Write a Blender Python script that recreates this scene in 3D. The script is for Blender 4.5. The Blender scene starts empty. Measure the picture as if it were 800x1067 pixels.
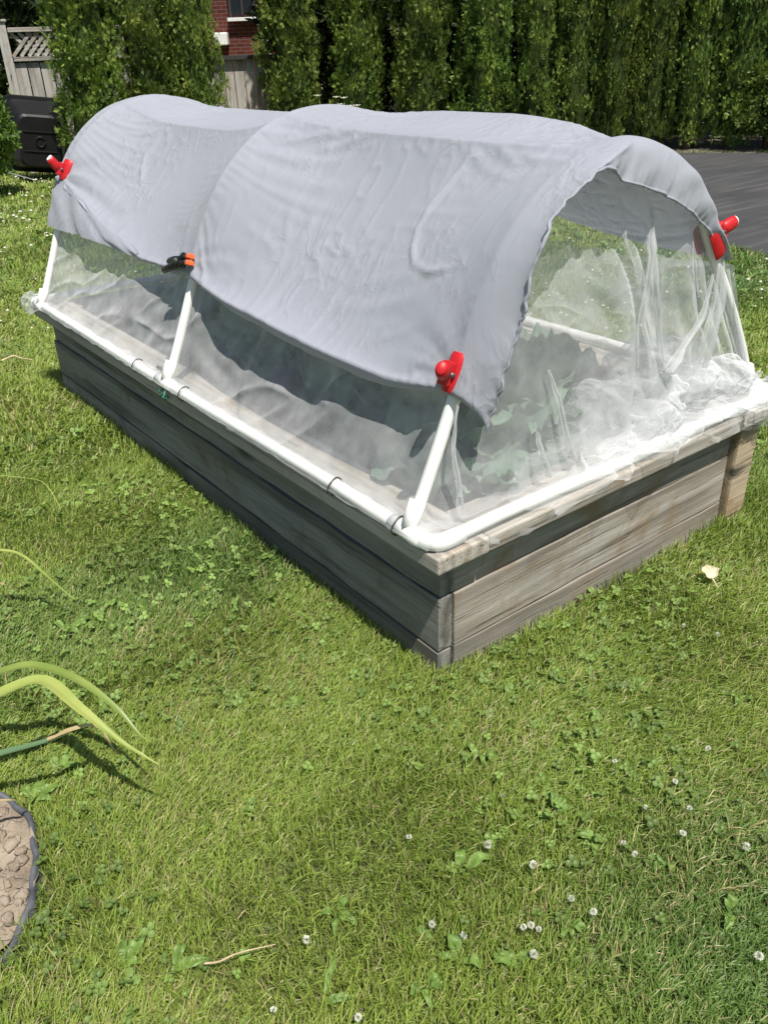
import bpy, bmesh, math, random
import numpy as np
from mathutils import Vector, Matrix, Quaternion
R = math.radians
rng = np.random.default_rng(7)
random.seed(7)
scene = bpy.context.scene
COL = scene.collection

# ------------------------------------------------------------------ camera
CP = np.array([-0.90297, -1.05507, 1.22658])
yaw, pitch, roll, FPX = 0.930510, 0.513029, -0.035984, 864.27
_fw = np.array([math.cos(pitch)*math.cos(yaw), math.cos(pitch)*math.sin(yaw), -math.sin(pitch)])
_r = np.array([math.sin(yaw), -math.cos(yaw), 0.0]); _u = np.cross(_r, _fw)
RT = _r*math.cos(roll) + _u*math.sin(roll)
UP = -_r*math.sin(roll) + _u*math.cos(roll)
cam = bpy.data.cameras.new("camera"); camo = bpy.data.objects.new("camera", cam); COL.objects.link(camo)
m = Matrix.Identity(4)
for i in range(3):
    m[i][0], m[i][1], m[i][2], m[i][3] = RT[i], UP[i], -_fw[i], CP[i]
camo.matrix_world = m
cam.sensor_fit = 'VERTICAL'; cam.sensor_height = 24.0; cam.sensor_width = 24.0
cam.lens = 24.0*FPX/1067.0
cam.clip_start = 0.02; cam.clip_end = 500
scene.camera = camo

def ray(x, y):
    return _fw + RT*(x-400)/FPX - UP*(y-533.5)/FPX
def gnd(x, y, z=0.0):
    d = ray(x, y); return CP + d*((z-CP[2])/d[2])
def far(x, dist, y=140):
    d = ray(x, y); t = dist/math.hypot(d[0], d[1]); p = CP + d*t
    return np.array([p[0], p[1], 0.0])

# ------------------------------------------------------------------ tags / objects
def tag(o, label=None, cat=None, group=None, kind=None):
    if label: o['label'] = label
    if cat: o['category'] = cat
    if group: o['group'] = group
    if kind: o['kind'] = kind
    return o
def empty(name, loc=(0, 0, 0), rot=None):
    o = bpy.data.objects.new(name, None); COL.objects.link(o); o.location = loc
    o.empty_display_size = .05
    if rot is not None: o.rotation_euler = rot
    return o
class MB:
    """collects vertices and faces"""
    def __init__(s): s.v = []; s.f = []; s.mi = []
    def add(s, v, f, mi=0):
        b = len(s.v); s.v.extend([tuple(map(float, p)) for p in v]); s.f.extend([tuple(b+i for i in q) for q in f]); s.mi.extend([mi]*len(f)); return s
    def box(s, c, d, M=None, mi=0):
        cx, cy, cz = c; a, b, h = d[0]/2, d[1]/2, d[2]/2
        v = [Vector((cx+x*a, cy+y*b, cz+z*h)) for x in (-1, 1) for y in (-1, 1) for z in (-1, 1)]
        if M is not None: v = [M @ p for p in v]
        return s.add(v, [(0, 1, 3, 2), (4, 6, 7, 5), (0, 4, 5, 1), (2, 3, 7, 6), (0, 2, 6, 4), (1, 5, 7, 3)], mi)
    def tube(s, pts, rad, n=12, cap=True, mi=0, M=None):
        v, f = tube(pts, rad, n, cap)
        if M is not None: v = [M @ Vector(p) for p in v]
        return s.add(v, f, mi)
    def build(s, name, mat, parent=None, smooth=False, bevel=0, sub=0):
        me = bpy.data.meshes.new(name); me.from_pydata(s.v, [], s.f); 
        mats = mat if isinstance(mat, (list, tuple)) else [mat]
        for q in mats: me.materials.append(q)
        if len(mats) > 1: me.polygons.foreach_set('material_index', s.mi)
        if bevel or True:
            bm = bmesh.new(); bm.from_mesh(me)
            bmesh.ops.recalc_face_normals(bm, faces=bm.faces)
            if bevel: bmesh.ops.bevel(bm, geom=[e for e in bm.edges if len(e.link_faces) == 2 and e.calc_face_angle(0) > .6], offset=bevel, segments=2, affect='EDGES', profile=.6, clamp_overlap=True)
            bm.to_mesh(me); bm.free()
        me.polygons.foreach_set('use_smooth', [smooth]*len(me.polygons))
        o = bpy.data.objects.new(name, me); COL.objects.link(o)
        if parent is not None: o.parent = parent
        return o
def tube(pts, rad, n=12, cap=True):
    P = [np.array(p, float) for p in pts]; k = len(P)
    rad = [rad]*k if np.isscalar(rad) else rad
    T = [P[min(i+1, k-1)]-P[max(i-1, 0)] for i in range(k)]
    T = [t/(np.linalg.norm(t)+1e-9) for t in T]
    ref = np.array([0, 0, 1.0]) if abs(T[0][2]) < .9 else np.array([1.0, 0, 0])
    N = np.cross(T[0], ref); N /= np.linalg.norm(N); v = []; f = []
    for i in range(k):
        N = N - T[i]*(N@T[i]); N /= np.linalg.norm(N)+1e-9; B = np.cross(T[i], N)
        for j in range(n):
            a = 2*math.pi*j/n; v.append(P[i]+rad[i]*(math.cos(a)*N+math.sin(a)*B))
    for i in range(k-1):
        for j in range(n):
            f.append((i*n+j, i*n+(j+1) % n, (i+1)*n+(j+1) % n, (i+1)*n+j))
    if cap: f.append(tuple(reversed(range(n)))); f.append(tuple((k-1)*n+j for j in range(n)))
    return v, f
def np_mesh(name, V, F, mat, parent=None, smooth=False, col=None, fcount=None, uv=None):
    """V (n,3), F (m,k) int array or list of arrays with different k"""
    me = bpy.data.meshes.new(name)
    Fs = F if isinstance(F, list) else [F]
    loops = np.concatenate([f.reshape(-1) for f in Fs]).astype(np.int32)
    cnt = np.concatenate([np.full(len(f), f.shape[1], np.int32) for f in Fs])
    st = np.concatenate([[0], np.cumsum(cnt)[:-1]]).astype(np.int32)
    me.vertices.add(len(V)); me.vertices.foreach_set('co', np.ascontiguousarray(V, np.float32).reshape(-1))
    me.loops.add(len(loops)); me.loops.foreach_set('vertex_index', loops)
    me.polygons.add(len(cnt)); me.polygons.foreach_set('loop_start', st)
    me.polygons.foreach_set('use_smooth', np.full(len(cnt), smooth, bool))
    me.update(calc_edges=True)
    if col is not None:
        a = me.attributes.new('col', 'FLOAT_COLOR', 'POINT')
        c = np.ones((len(V), 4), np.float32); c[:, :3] = col; a.data.foreach_set('color', c.reshape(-1))
    if uv is not None:
        l = me.uv_layers.new(name='uv'); l.data.foreach_set('uv', np.ascontiguousarray(uv[loops], np.float32).reshape(-1))
    me.materials.append(mat)
    o = bpy.data.objects.new(name, me); COL.objects.link(o)
    if parent is not None: o.parent = parent
    return o
def grid_faces(nu, nv):
    i = np.arange(nu-1)[:, None]*nv + np.arange(nv-1)[None, :]
    i = i.reshape(-1)
    return np.stack([i, i+1, i+nv+1, i+nv], 1)

# vectorised value noise, about -1..1
def _h(ix, iy, iz, seed):
    n = (ix.astype(np.int64)*374761393 + iy.astype(np.int64)*668265263 + iz.astype(np.int64)*2147483647 + seed*974711) & 0x7fffffff
    n = ((n ^ (n >> 13))*1274126177) & 0x7fffffff
    n = ((n ^ (n >> 15))*461845907) & 0x7fffffff
    return ((n ^ (n >> 14)) & 0xffff)/32767.5 - 1
def noise(x, y, z=0.0, seed=0):
    x, y, z = np.broadcast_arrays(np.asarray(x, float), np.asarray(y, float), np.asarray(z, float))
    fx, fy, fz = np.floor(x), np.floor(y), np.floor(z)
    tx, ty, tz = x-fx, y-fy, z-fz
    s = lambda t: t*t*t*(t*(t*6-15)+10)
    tx, ty, tz = s(tx), s(ty), s(tz)
    r = 0
    for a in (0, 1):
        for b in (0, 1):
            for c in (0, 1):
                w = (tx if a else 1-tx)*(ty if b else 1-ty)*(tz if c else 1-tz)
                r = r + w*_h(fx+a, fy+b, fz+c, seed)
    return r
def fbm(x, y, z=0.0, seed=0, o=4):
    r = 0; a = 1; t = 0
    for i in range(o):
        r = r + a*noise(np.asarray(x)*2**i, np.asarray(y)*2**i, np.asarray(z)*2**i, seed+i*17); t += a; a *= .5
    return r/t
def sstep(a, b, x):
    t = np.clip((x-a)/(b-a), 0, 1); return t*t*(3-2*t)

# ------------------------------------------------------------------ materials
class NT:
    def __init__(s, name):
        s.m = bpy.data.materials.new(name); s.m.use_nodes = True; s.t = s.m.node_tree; s.t.nodes.clear()
        s.out = s.n('ShaderNodeOutputMaterial')
    def n(s, typ, **kw):
        q = s.t.nodes.new(typ)
        for k, v in kw.items():
            if k.startswith('i_'):
                key = k[2:]; key = int(key) if key.isdigit() else key.replace('_', ' ')
                s.set(q.inputs[key], v)
            else: setattr(q, k, v)
        return q
    def set(s, sock, v):
        if isinstance(v, bpy.types.NodeSocket): s.t.links.new(v, sock)
        elif isinstance(v, bpy.types.Node): s.t.links.new(v.outputs[0], sock)
        elif isinstance(v, (tuple, list)) and len(v) == 3 and sock.type == 'RGBA': sock.default_value = (*v, 1)
        else: sock.default_value = v
    def surf(s, v): s.set(s.out.inputs['Surface'], v); return s.m
    def coord(s, kind='Object', scale=(1, 1, 1), rnd=False):
        tc = s.n('ShaderNodeTexCoord'); v = tc.outputs[kind]
        mp = s.n('ShaderNodeMapping'); s.set(mp.inputs['Vector'], v); mp.inputs['Scale'].default_value = scale
        if rnd:
            oi = s.n('ShaderNodeObjectInfo'); mul = s.n('ShaderNodeVectorMath', operation='SCALE'); cb = s.n('ShaderNodeCombineXYZ')
            for k in range(3): s.set(cb.inputs[k], oi.outputs['Random'])
            s.set(mul.inputs[0], cb.outputs[0]); mul.inputs['Scale'].default_value = 37.0
            s.set(mp.inputs['Location'], mul.outputs[0])
        return mp.outputs[0]
    def noise(s, vec, scale, detail=4, rough=.55, dist=0.0):
        q = s.n('ShaderNodeTexNoise'); s.set(q.inputs['Vector'], vec); q.inputs['Scale'].default_value = scale
        q.inputs['Detail'].default_value = detail; q.inputs['Roughness'].default_value = rough; q.inputs['Distortion'].default_value = dist
        return q.outputs[0]
    def ramp(s, fac, stops, interp='LINEAR'):
        q = s.n('ShaderNodeValToRGB'); s.set(q.inputs[0], fac); e = q.color_ramp.elements; q.color_ramp.interpolation = interp
        while len(e) < len(stops): e.new(.5)
        for el, (p, c) in zip(e, stops): el.position = p; el.color = (*c, 1) if len(c) == 3 else c
        return q.outputs[0]
    def mix(s, fac, a, b, blend='MIX'):
        q = s.n('ShaderNodeMix', data_type='RGBA', blend_type=blend)
        s.set(q.inputs[0], fac); s.set(q.inputs[6], a); s.set(q.inputs[7], b); return q.outputs[2]
    def math(s, op, a, b=0.0):
        q = s.n('ShaderNodeMath', operation=op); s.set(q.inputs[0], a); s.set(q.inputs[1], b); return q.outputs[0]
    def bump(s, h, strength=.3, dist=.01, nrm=None):
        q = s.n('ShaderNodeBump'); s.set(q.inputs['Height'], h); q.inputs['Strength'].default_value = strength; q.inputs['Distance'].default_value = dist
        if nrm is not None: s.set(q.inputs['Normal'], nrm)
        return q.outputs[0]
    def pbr(s, col, rough=.6, nrm=None, spec=.5, metal=0.0, **kw):
        q = s.n('ShaderNodeBsdfPrincipled'); s.set(q.inputs['Base Color'], col); s.set(q.inputs['Roughness'], rough)
        q.inputs['Specular IOR Level'].default_value = spec; q.inputs['Metallic'].default_value = metal
        if nrm is not None: s.set(q.inputs['Normal'], nrm)
        for k, v in kw.items(): s.set(q.inputs[k.replace('_', ' ')], v)
        return q.outputs[0]
    def mixs(s, fac, a, b):
        q = s.n('ShaderNodeMixShader'); s.set(q.inputs[0], fac); s.set(q.inputs[1], a); s.set(q.inputs[2], b); return q.outputs[0]

def m_wood(name, c0, c1, c2, dark=(.06, .05, .04)):
    t = NT(name); v = t.coord('Object', (1, 1, 1), True)
    vg = t.n('ShaderNodeMapping'); t.set(vg.inputs[0], v); vg.inputs['Scale'].default_value = (1.1, 9, 9)
    wob = t.noise(vg.outputs[0], 1.2, 3)
    g = t.n('ShaderNodeTexWave', wave_type='BANDS', bands_direction='Y'); 
    vg2 = t.n('ShaderNodeMapping'); t.set(vg2.inputs[0], v); vg2.inputs['Scale'].default_value = (.5, 9, 7)
    t.set(g.inputs['Vector'], vg2.outputs[0]); g.inputs['Scale'].default_value = 1.0; g.inputs['Distortion'].default_value = 9; g.inputs['Detail'].default_value = 4; g.inputs['Detail Scale'].default_value = .8; g.inputs['Detail Roughness'].default_value = .6
    vf = t.n('ShaderNodeMapping'); t.set(vf.inputs[0], v); vf.inputs['Scale'].default_value = (5, 210, 210)
    fine = t.noise(vf.outputs[0], 1.0, 4, .7)
    big = t.noise(v, 3.0, 5, .6)
    # knots: voronoi cells stretched along the grain
    vk = t.n('ShaderNodeMapping'); t.set(vk.inputs[0], v); vk.inputs['Scale'].default_value = (2.2, 6, 6)
    k = t.n('ShaderNodeTexVoronoi', feature='F1'); t.set(k.inputs['Vector'], vk.outputs[0]); k.inputs['Scale'].default_value = .8
    kn = t.ramp(k.outputs['Distance'], [(.03, (1, 1, 1)), (.12, (0, 0, 0))])
    vm = t.n('ShaderNodeMapping'); t.set(vm.inputs[0], v); vm.inputs['Scale'].default_value = (1.0, 34, 34)
    med = t.noise(vm.outputs[0], 1.0, 6, .7, .4); gm = t.math('ADD', t.math('MULTIPLY', g.outputs[0], .35), t.math('MULTIPLY', med, .65))
    base = t.ramp(gm, [(.28, c0), (.47, c1), (.66, c2)])
    base = t.mix(t.ramp(fine, [(.35, (0, 0, 0)), (.7, (1, 1, 1))]), base, t.mix(.55, base, c0))
    base = t.mix(t.ramp(big, [(.4, (0, 0, 0)), (.75, (.7, .7, .7))]), base, t.mix(.6, base, (c1[0]*1.15, c1[1]*1.0, c1[2]*.82)))
    base = t.mix(kn, base, dark)
    vc = t.n('ShaderNodeMapping'); t.set(vc.inputs[0], v); vc.inputs['Scale'].default_value = (1.6, 45, 45)
    crk = t.ramp(t.noise(vc.outputs[0], 1.0, 5, .6, .6), [(.60, (0, 0, 0)), (.66, (1, 1, 1))]); base = t.mix(t.mix(.5, (0, 0, 0), crk), base, dark)
    stn = t.ramp(t.noise(v, 5.5, 6, .65, .8), [(.54, (0, 0, 0)), (.70, (.8, .8, .8))]); base = t.mix(stn, base, (c1[0]*.72, c1[1]*.55, c1[2]*.38))
    h = t.math('ADD', t.math('MULTIPLY', fine, .6), t.math('MULTIPLY', med, .9))
    return t.surf(t.pbr(base, .85, t.bump(t.math('SUBTRACT', h, t.math('MULTIPLY', crk, .5)), .8, .004), .2))
M = {}
M['wood'] = m_wood('weathered_wood', (.15, .135, .112), (.30, .277, .238), (.44, .415, .37))
M['wood_shade'] = m_wood('weathered_wood_shaded', (.085, .085, .075), (.175, .172, .155), (.27, .265, .245))  # bed wood for the long side, its shade put into a darker, cooler colour
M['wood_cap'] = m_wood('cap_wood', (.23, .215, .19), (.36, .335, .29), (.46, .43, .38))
M['wood_post'] = m_wood('post_wood', (.22, .17, .11), (.34, .27, .18), (.44, .36, .25))
M['wood_fence'] = m_wood('fence_wood', (.20, .19, .17), (.36, .345, .315), (.47, .455, .42))

def m_plain(name, c, rough=.5, spec=.5, var=.12, nscale=20, bump=0.0, bscale=200, metal=0.0):
    t = NT(name); v = t.coord('Object', (1, 1, 1), True)
    n = t.noise(v, nscale, 4); lo = tuple(x*(1-var) for x in c); hi = tuple(min(1, x*(1+var)) for x in c)
    col = t.ramp(n, [(.3, lo), (.7, hi)])
    nr = t.bump(t.noise(v, bscale, 3), bump, .002) if bump else None
    return t.surf(t.pbr(col, rough, nr, spec, metal))
M['pvc'] = m_plain('white_pvc', (.70, .70, .66), .38, .5, .04, 8)
M['red'] = m_plain('red_plastic', (.44, .010, .014), .45, .4, .1, 30)
M['white_tip'] = m_plain('white_vinyl', (.78, .77, .74), .45, .5, .05)
M['black'] = m_plain('black_plastic', (.010, .010, .011), .5, .3, .2, 12, .1, 90)
M['black_rub'] = m_plain('black_rubber', (.018, .018, .018), .7, .3, .2)
M['orange'] = m_plain('orange_tip', (.75, .12, .03), .4)
M['steel'] = m_plain('grey_steel', (.42, .42, .42), .4, .5, .1, 30, 0, 1, .8)
M['dark_steel'] = m_plain('dark_wire', (.10, .10, .10), .45, .5, .2, 30, 0, 1, .6)
M['green_tie'] = m_plain('green_tie', (.03, .14, .09), .5)
M['green_post'] = m_plain('green_paint', (.02, .10, .055), .6)
M['edging'] = m_plain('edging_plastic', (.085, .088, .10), .7, .3, .5, 25, .3, 60)
M['twig'] = m_plain('dry_stem', (.42, .33, .20), .8, .2, .25, 60)
M['white_frame'] = m_plain('white_paint', (.75, .75, .73), .5)
M['dark_wall'] = m_plain('dark_wood_trim', (.03, .028, .025), .7)

def m_leafy(name, stops, rough=.5, trans=.3, attr=False, scale=30, spec=.35, objvar=False, bumps=0.0):
    t = NT(name)
    if attr:
        a = t.n('ShaderNodeAttribute', attribute_name='col'); col = a.outputs['Color']
        if objvar:
            oi = t.n('ShaderNodeObjectInfo'); hs = t.n('ShaderNodeHueSaturation')
            t.set(hs.inputs['Color'], col); t.set(hs.inputs['Value'], t.math('ADD', t.math('MULTIPLY', oi.outputs['Random'], .35), .82))
            t.set(hs.inputs['Hue'], t.math('ADD', t.math('MULTIPLY', oi.outputs['Random'], .02), .49)); col = hs.outputs[0]
    else:
        v = t.coord('Object', (1, 1, 1), True); col = t.ramp(t.noise(v, scale, 4), stops)
    nr = t.bump(t.noise(t.coord('Object'), scale*4, 3), bumps, .004) if bumps else None
    p = t.pbr(col, rough, nr, spec)
    tr = t.n('ShaderNodeBsdfTranslucent'); t.set(tr.inputs['Color'], t.mix(.5, col, t.mix(1.0, col, (1.0, 1.25, .45), 'MULTIPLY')))
    return t.surf(t.mixs(trans, p, tr.outputs[0]))
M['grass'] = m_leafy('grass_blade', None, .45, .35, True, spec=.4)
M['clover'] = m_leafy('clover_leaf', None, .5, .3, True)
M['cedar'] = m_leafy('cedar_foliage', None, .55, .25, True, objvar=True, spec=.3)
M['bush'] = m_leafy('bush_foliage', None, .45, .3, True, objvar=True)
M['cabbage'] = m_leafy('cabbage_leaf', [(.25, (.13, .21, .145)), (.6, (.19, .28, .20)), (.8, (.28, .37, .28))], .5, .2, scale=14, bumps=.4)
M['iris'] = m_leafy('strap_leaf', [(.3, (.16, .24, .045)), (.7, (.30, .36, .09))], .4, .35, scale=9)
M['iris_yel'] = m_leafy('strap_leaf_yellow', [(.3, (.26, .34, .07)), (.7, (.44, .47, .14))], .4, .35, scale=9)
M['iris_blue'] = m_leafy('strap_leaf_blue', [(.3, (.10, .18, .09)), (.7, (.16, .25, .13))], .4, .3, scale=9)
M['iris_dry'] = m_leafy('strap_leaf_dry', [(.3, (.36, .25, .13)), (.7, (.52, .43, .24))], .6, .3, scale=20)
M['weed'] = m_leafy('weed_leaf', [(.3, (.10, .17, .035)), (.7, (.19, .29, .06))], .45, .25, scale=40, bumps=.3)
M['petal'] = m_leafy('clover_petal', [(.3, (.55, .53, .44)), (.7, (.72, .71, .66))], .6, .3, scale=90)
M['dryleaf'] = m_leafy('dry_leaf', [(.3, (.62, .52, .34)), (.7, (.78, .70, .52))], .6, .3, scale=40, bumps=.4)
M['bark'] = m_plain('cedar_bark', (.13, .085, .055), .9, .1, .4, 25, .8, 60)

def m_soil(name, stops, scale=12, cracks=False, bump=1.0):
    t = NT(name); v = t.coord('Object')
    n = t.noise(v, scale, 8, .65); col = t.ramp(n, stops); h = n
    if cracks:
        vo = t.n('ShaderNodeTexVoronoi', feature='DISTANCE_TO_EDGE')
        w = t.n('ShaderNodeVectorMath', operation='ADD'); t.set(w.inputs[0], v)
        nn = t.n('ShaderNodeTexNoise'); t.set(nn.inputs['Vector'], v); nn.inputs['Scale'].default_value = 14; nn.inputs['Detail'].default_value = 4
        sc = t.n('ShaderNodeVectorMath', operation='SCALE'); t.set(sc.inputs[0], nn.outputs[1]); sc.inputs['Scale'].default_value = .07
        t.set(w.inputs[1], sc.outputs[0]); t.set(vo.inputs['Vector'], w.outputs[0]); vo.inputs['Scale'].default_value = 15
        cr = t.ramp(vo.outputs[0], [(.0, (.25, .25, .25)), (.022, (1, 1, 1))])
        col = t.mix(t.mix(.85, cr, (1, 1, 1)), (.12, .095, .07), col); h = t.math('ADD', n, t.math('MULTIPLY', cr, .3))
    fine = t.noise(v, scale*12, 5, .7)
    col = t.mix(t.ramp(fine, [(.3, (0, 0, 0)), (.75, (.55, .55, .55))]), col, t.mix(.5, col, (.5, .44, .36)))
    return t.surf(t.pbr(col, .95, t.bump(t.math('ADD', h, t.math('MULTIPLY', fine, .4)), bump, .02), .15))
M['lawn'] = m_soil('lawn_thatch', [(.25, (.07, .09, .022)), (.5, (.11, .135, .036)), (.75, (.16, .155, .06))], 9)
M['bedsoil'] = m_soil('dark_soil', [(.3, (.018, .014, .011)), (.7, (.06, .046, .035))], 22)
M['drysoil'] = m_soil('dry_soil', [(.3, (.13, .098, .068)), (.52, (.28, .22, .158)), (.75, (.42, .345, .26))], 16, True, .7)
M['hedgesoil'] = m_soil('hedge_soil', [(.3, (.04, .03, .02)), (.7, (.11, .085, .06))], 8)
def m_asphalt():
    t = NT('asphalt'); v = t.coord('Object')
    b = t.noise(v, .9, 6, .6); f = t.noise(v, 130, 3, .8)
    vs = t.n('ShaderNodeMapping'); t.set(vs.inputs[0], v); vs.inputs['Rotation'].default_value = (0, 0, .95); vs.inputs['Scale'].default_value = (.5, 6, 1)
    st = t.noise(vs.outputs[0], 2.0, 5, .65)
    col = t.ramp(b, [(.3, (.038, .038, .040)), (.7, (.062, .061, .061))])
    col = t.mix(t.ramp(st, [(.5, (0, 0, 0)), (.72, (.8, .8, .8))]), col, (.105, .10, .095))
    col = t.mix(t.ramp(f, [(.55, (0, 0, 0)), (.8, (.6, .6, .6))]), col, (.10, .10, .10))
    return t.surf(t.pbr(col, .85, t.bump(f, .6, .006), .25))
M['asphalt'] = m_asphalt()
def m_brick():
    t = NT('red_brick'); v = t.coord('Object'); b = t.n('ShaderNodeTexBrick')
    mp = t.n('ShaderNodeMapping'); t.set(mp.inputs[0], v); mp.inputs['Rotation'].default_value = (R(90), 0, 0)
    t.set(b.inputs['Vector'], mp.outputs[0]); b.inputs['Scale'].default_value = 1; b.inputs['Brick Width'].default_value = .23; b.inputs['Row Height'].default_value = .075; b.inputs['Mortar Size'].default_value = .008
    b.inputs['Color1'].default_value = (.12, .03, .022, 1); b.inputs['Color2'].default_value = (.08, .02, .016, 1); b.inputs['Mortar'].default_value = (.12, .09, .08, 1)
    return t.surf(t.pbr(b.outputs[0], .9, None, .15))
M['brick'] = m_brick()
M['roof'] = m_plain('roof_shingle', (.05, .045, .042), .9, .1, .4, 30, .5, 50)
def m_glass():
    t = NT('window_glass'); return t.surf(t.pbr((.02, .025, .03), .06, None, .6))
M['glass'] = m_glass()
def m_cloth():
    t = NT('grey_cotton'); v = t.coord('Object')
    n = t.noise(v, 5, 4); col = t.ramp(n, [(.3, (.35, .362, .405)), (.7, (.375, .388, .43))])
    # small creases: ridged noise, two directions
    def ridg(scale, sc3, rot):
        mp = t.n('ShaderNodeMapping'); t.set(mp.inputs[0], v); mp.inputs['Scale'].default_value = sc3; mp.inputs['Rotation'].default_value = rot
        q = t.noise(mp.outputs[0], scale, 3, .5, .8); a = t.math('ABSOLUTE', t.math('SUBTRACT', q, .5)); return t.math('POWER', t.math('SUBTRACT', 1.0, t.math('MULTIPLY', a, 2.0)), 9.0)
    h = t.math('ADD', t.math('MULTIPLY', ridg(9, (1, 1, .45), (0, 0, .3)), 1.0), t.math('MULTIPLY', ridg(20, (1, 1, .6), (.4, .2, .9)), .35))
    weave = t.noise(v, 900, 1)
    h = t.math('MULTIPLY', h, t.ramp(t.noise(v, 3.5, 3), [(.42, (.12, .12, .12)), (.62, (1, 1, 1))]))
    nb = t.bump(h, .40, .005); nb = t.bump(weave, .08, .001, nb)
    p = t.pbr(col, .85, nb, .15, Sheen_Weight=.15)
    tr = t.n('ShaderNodeBsdfTranslucent'); t.set(tr.inputs['Color'], col); t.set(tr.inputs['Normal'], nb)
    return t.surf(t.mixs(.28, p, tr.outputs[0]))
M['cloth'] = m_cloth()
def m_net(name, cover, edge):
    """woven white mesh: the threads cover more of the view where the net is seen edge on"""
    t = NT(name); v = t.coord('Object')
    lw = t.n('ShaderNodeLayerWeight'); lw.inputs[0].default_value = .5
    f = t.math('ADD', cover, t.math('MULTIPLY', t.math('POWER', lw.outputs['Facing'], 2.2), edge))
    n = t.noise(v, 16, 4, .6); f = t.math('MULTIPLY', f, t.ramp(n, [(.3, (.75, .75, .75)), (.7, (1.2, 1.2, 1.2))]))
    d = t.n('ShaderNodeBsdfDiffuse'); d.inputs[0].default_value = (.76, .77, .77, 1)
    tr = t.n('ShaderNodeBsdfTranslucent'); tr.inputs[0].default_value = (.76, .77, .77, 1)
    tp = t.n('ShaderNodeBsdfTransparent')
    return t.surf(t.mixs(f, tp.outputs[0], t.mixs(.4, d.outputs[0], tr.outputs[0])))
M['net'] = m_net('insect_net', .33, .45)
M['net_heap'] = m_net('insect_net_gathered', .15, .72)
M['net_rim'] = m_net('insect_net_doubled', .16, .42)

# ------------------------------------------------------------------ sun, sky, colour management
S = np.array([.09, .48, -1.0]); S /= np.linalg.norm(S)       # direction the sunlight travels
sun = bpy.data.lights.new('sun', 'SUN'); sun.energy = 5.0; sun.angle = R(.53); sun.color = (1.0, .96, .89)
so = bpy.data.objects.new('sun', sun); COL.objects.link(so)
so.rotation_mode = 'QUATERNION'; so.rotation_quaternion = Vector(-S).to_track_quat('Z', 'Y')
w = bpy.data.worlds.new('World'); scene.world = w; w.use_nodes = True
nt = w.node_tree; nt.nodes.clear()
sky = nt.nodes.new('ShaderNodeTexSky'); sky.sky_type = 'NISHITA'; sky.sun_disc = False
sky.sun_elevation = math.asin(-S[2]); sky.sun_rotation = math.atan2(-S[0], -S[1])
bg = nt.nodes.new('ShaderNodeBackground'); bg.inputs[1].default_value = .08
ow = nt.nodes.new('ShaderNodeOutputWorld'); nt.links.new(sky.outputs[0], bg.inputs[0]); nt.links.new(bg.outputs[0], ow.inputs[0])
vs = scene.view_settings; vs.view_transform = 'Standard'; vs.look = 'None'; vs.gamma = 1; vs.exposure = .50; vs.use_curve_mapping = False
cy = scene.cycles; cy.transparent_max_bounces = 40; cy.max_bounces = 8; cy.diffuse_bounces = 3; cy.glossy_bounces = 2; cy.transmission_bounces = 4; cy.caustics_reflective = False; cy.caustics_refractive = False
cy.use_adaptive_sampling = True; cy.use_denoising = True

# ------------------------------------------------------------------ bed
BW, BL = 1.22, 2.46          # pipe rectangle
PZ = .368                    # pipe centre height
CAPT = .350; CAPB = .313; SOIL = .275
FX0, FX1, FY0, FY1 = .035, 1.185, .02, 2.43   # faces of the boards

def board(name, a, b, w, th, mat, parent, nx=14, jit=.002, bevel=.0022):
    """plank from a to b (centres of its ends); w in z, th across"""
    a = Vector(a); b = Vector(b); L = (b-a).length; mb = MB()
    n = nx; vs_ = []; f = []
    for i in range(n+1):
        x = -L/2+L*i/n
        dy = random.uniform(-jit, jit)*.5; dz = random.uniform(-jit, jit)*.6
        for (y, z) in ((-1, -1), (1, -1), (1, 1), (-1, 1)):
            vs_.append((x, y*th/2+dy, z*w/2+dz))
    for i in range(n):
        for k in range(4): f.append((i*4+k, i*4+(k+1) % 4, i*4+4+(k+1) % 4, i*4+4+k))
    f.append((3, 2, 1, 0)); f.append((n*4, n*4+1, n*4+2, n*4+3))
    o = mb.add(vs_, f).build(name, mat, parent, False, bevel)
    o.location = (a+b)/2; o.rotation_euler = (0, 0, math.atan2(b.y-a.y, b.x-a.x)); return o
bed = empty('raised_garden_bed', (.61, 1.22, 0))
tag(bed, 'weathered grey timber raised bed standing in the lawn', 'garden bed')
def rel(p): return (p[0]-.61, p[1]-1.22, p[2])
BH = .142
for k, zc in enumerate((.0695-.071, .0695+.071, .2115+.0505)):
    w_ = BH-.004 if k < 2 else .099
    pro = (.006, .003, -.002)[k]
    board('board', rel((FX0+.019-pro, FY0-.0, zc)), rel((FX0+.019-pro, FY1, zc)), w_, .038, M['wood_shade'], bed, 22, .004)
    board('board', rel((FX1-.019, FY0+.04, zc)), rel((FX1-.019, FY1, zc)), w_, .038, M['wood'], bed, 22)
    board('board', rel((FX0+.0395, FY0+.019-pro*.8, zc)), rel((1.082, FY0+.019-pro*.8, zc)), w_, .038, M['wood'], bed, 12, .004)
    board('board', rel((FX0+.0395, FY1-.019, zc)), rel((FX1-.0395, FY1-.019, zc)), w_, .038, M['wood'], bed, 12)
board('post', rel((1.086, .040, .10)), rel((1.178, .040, .10)), .385, .088, M['wood_post'], bed, 1, 0, .008)
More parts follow.
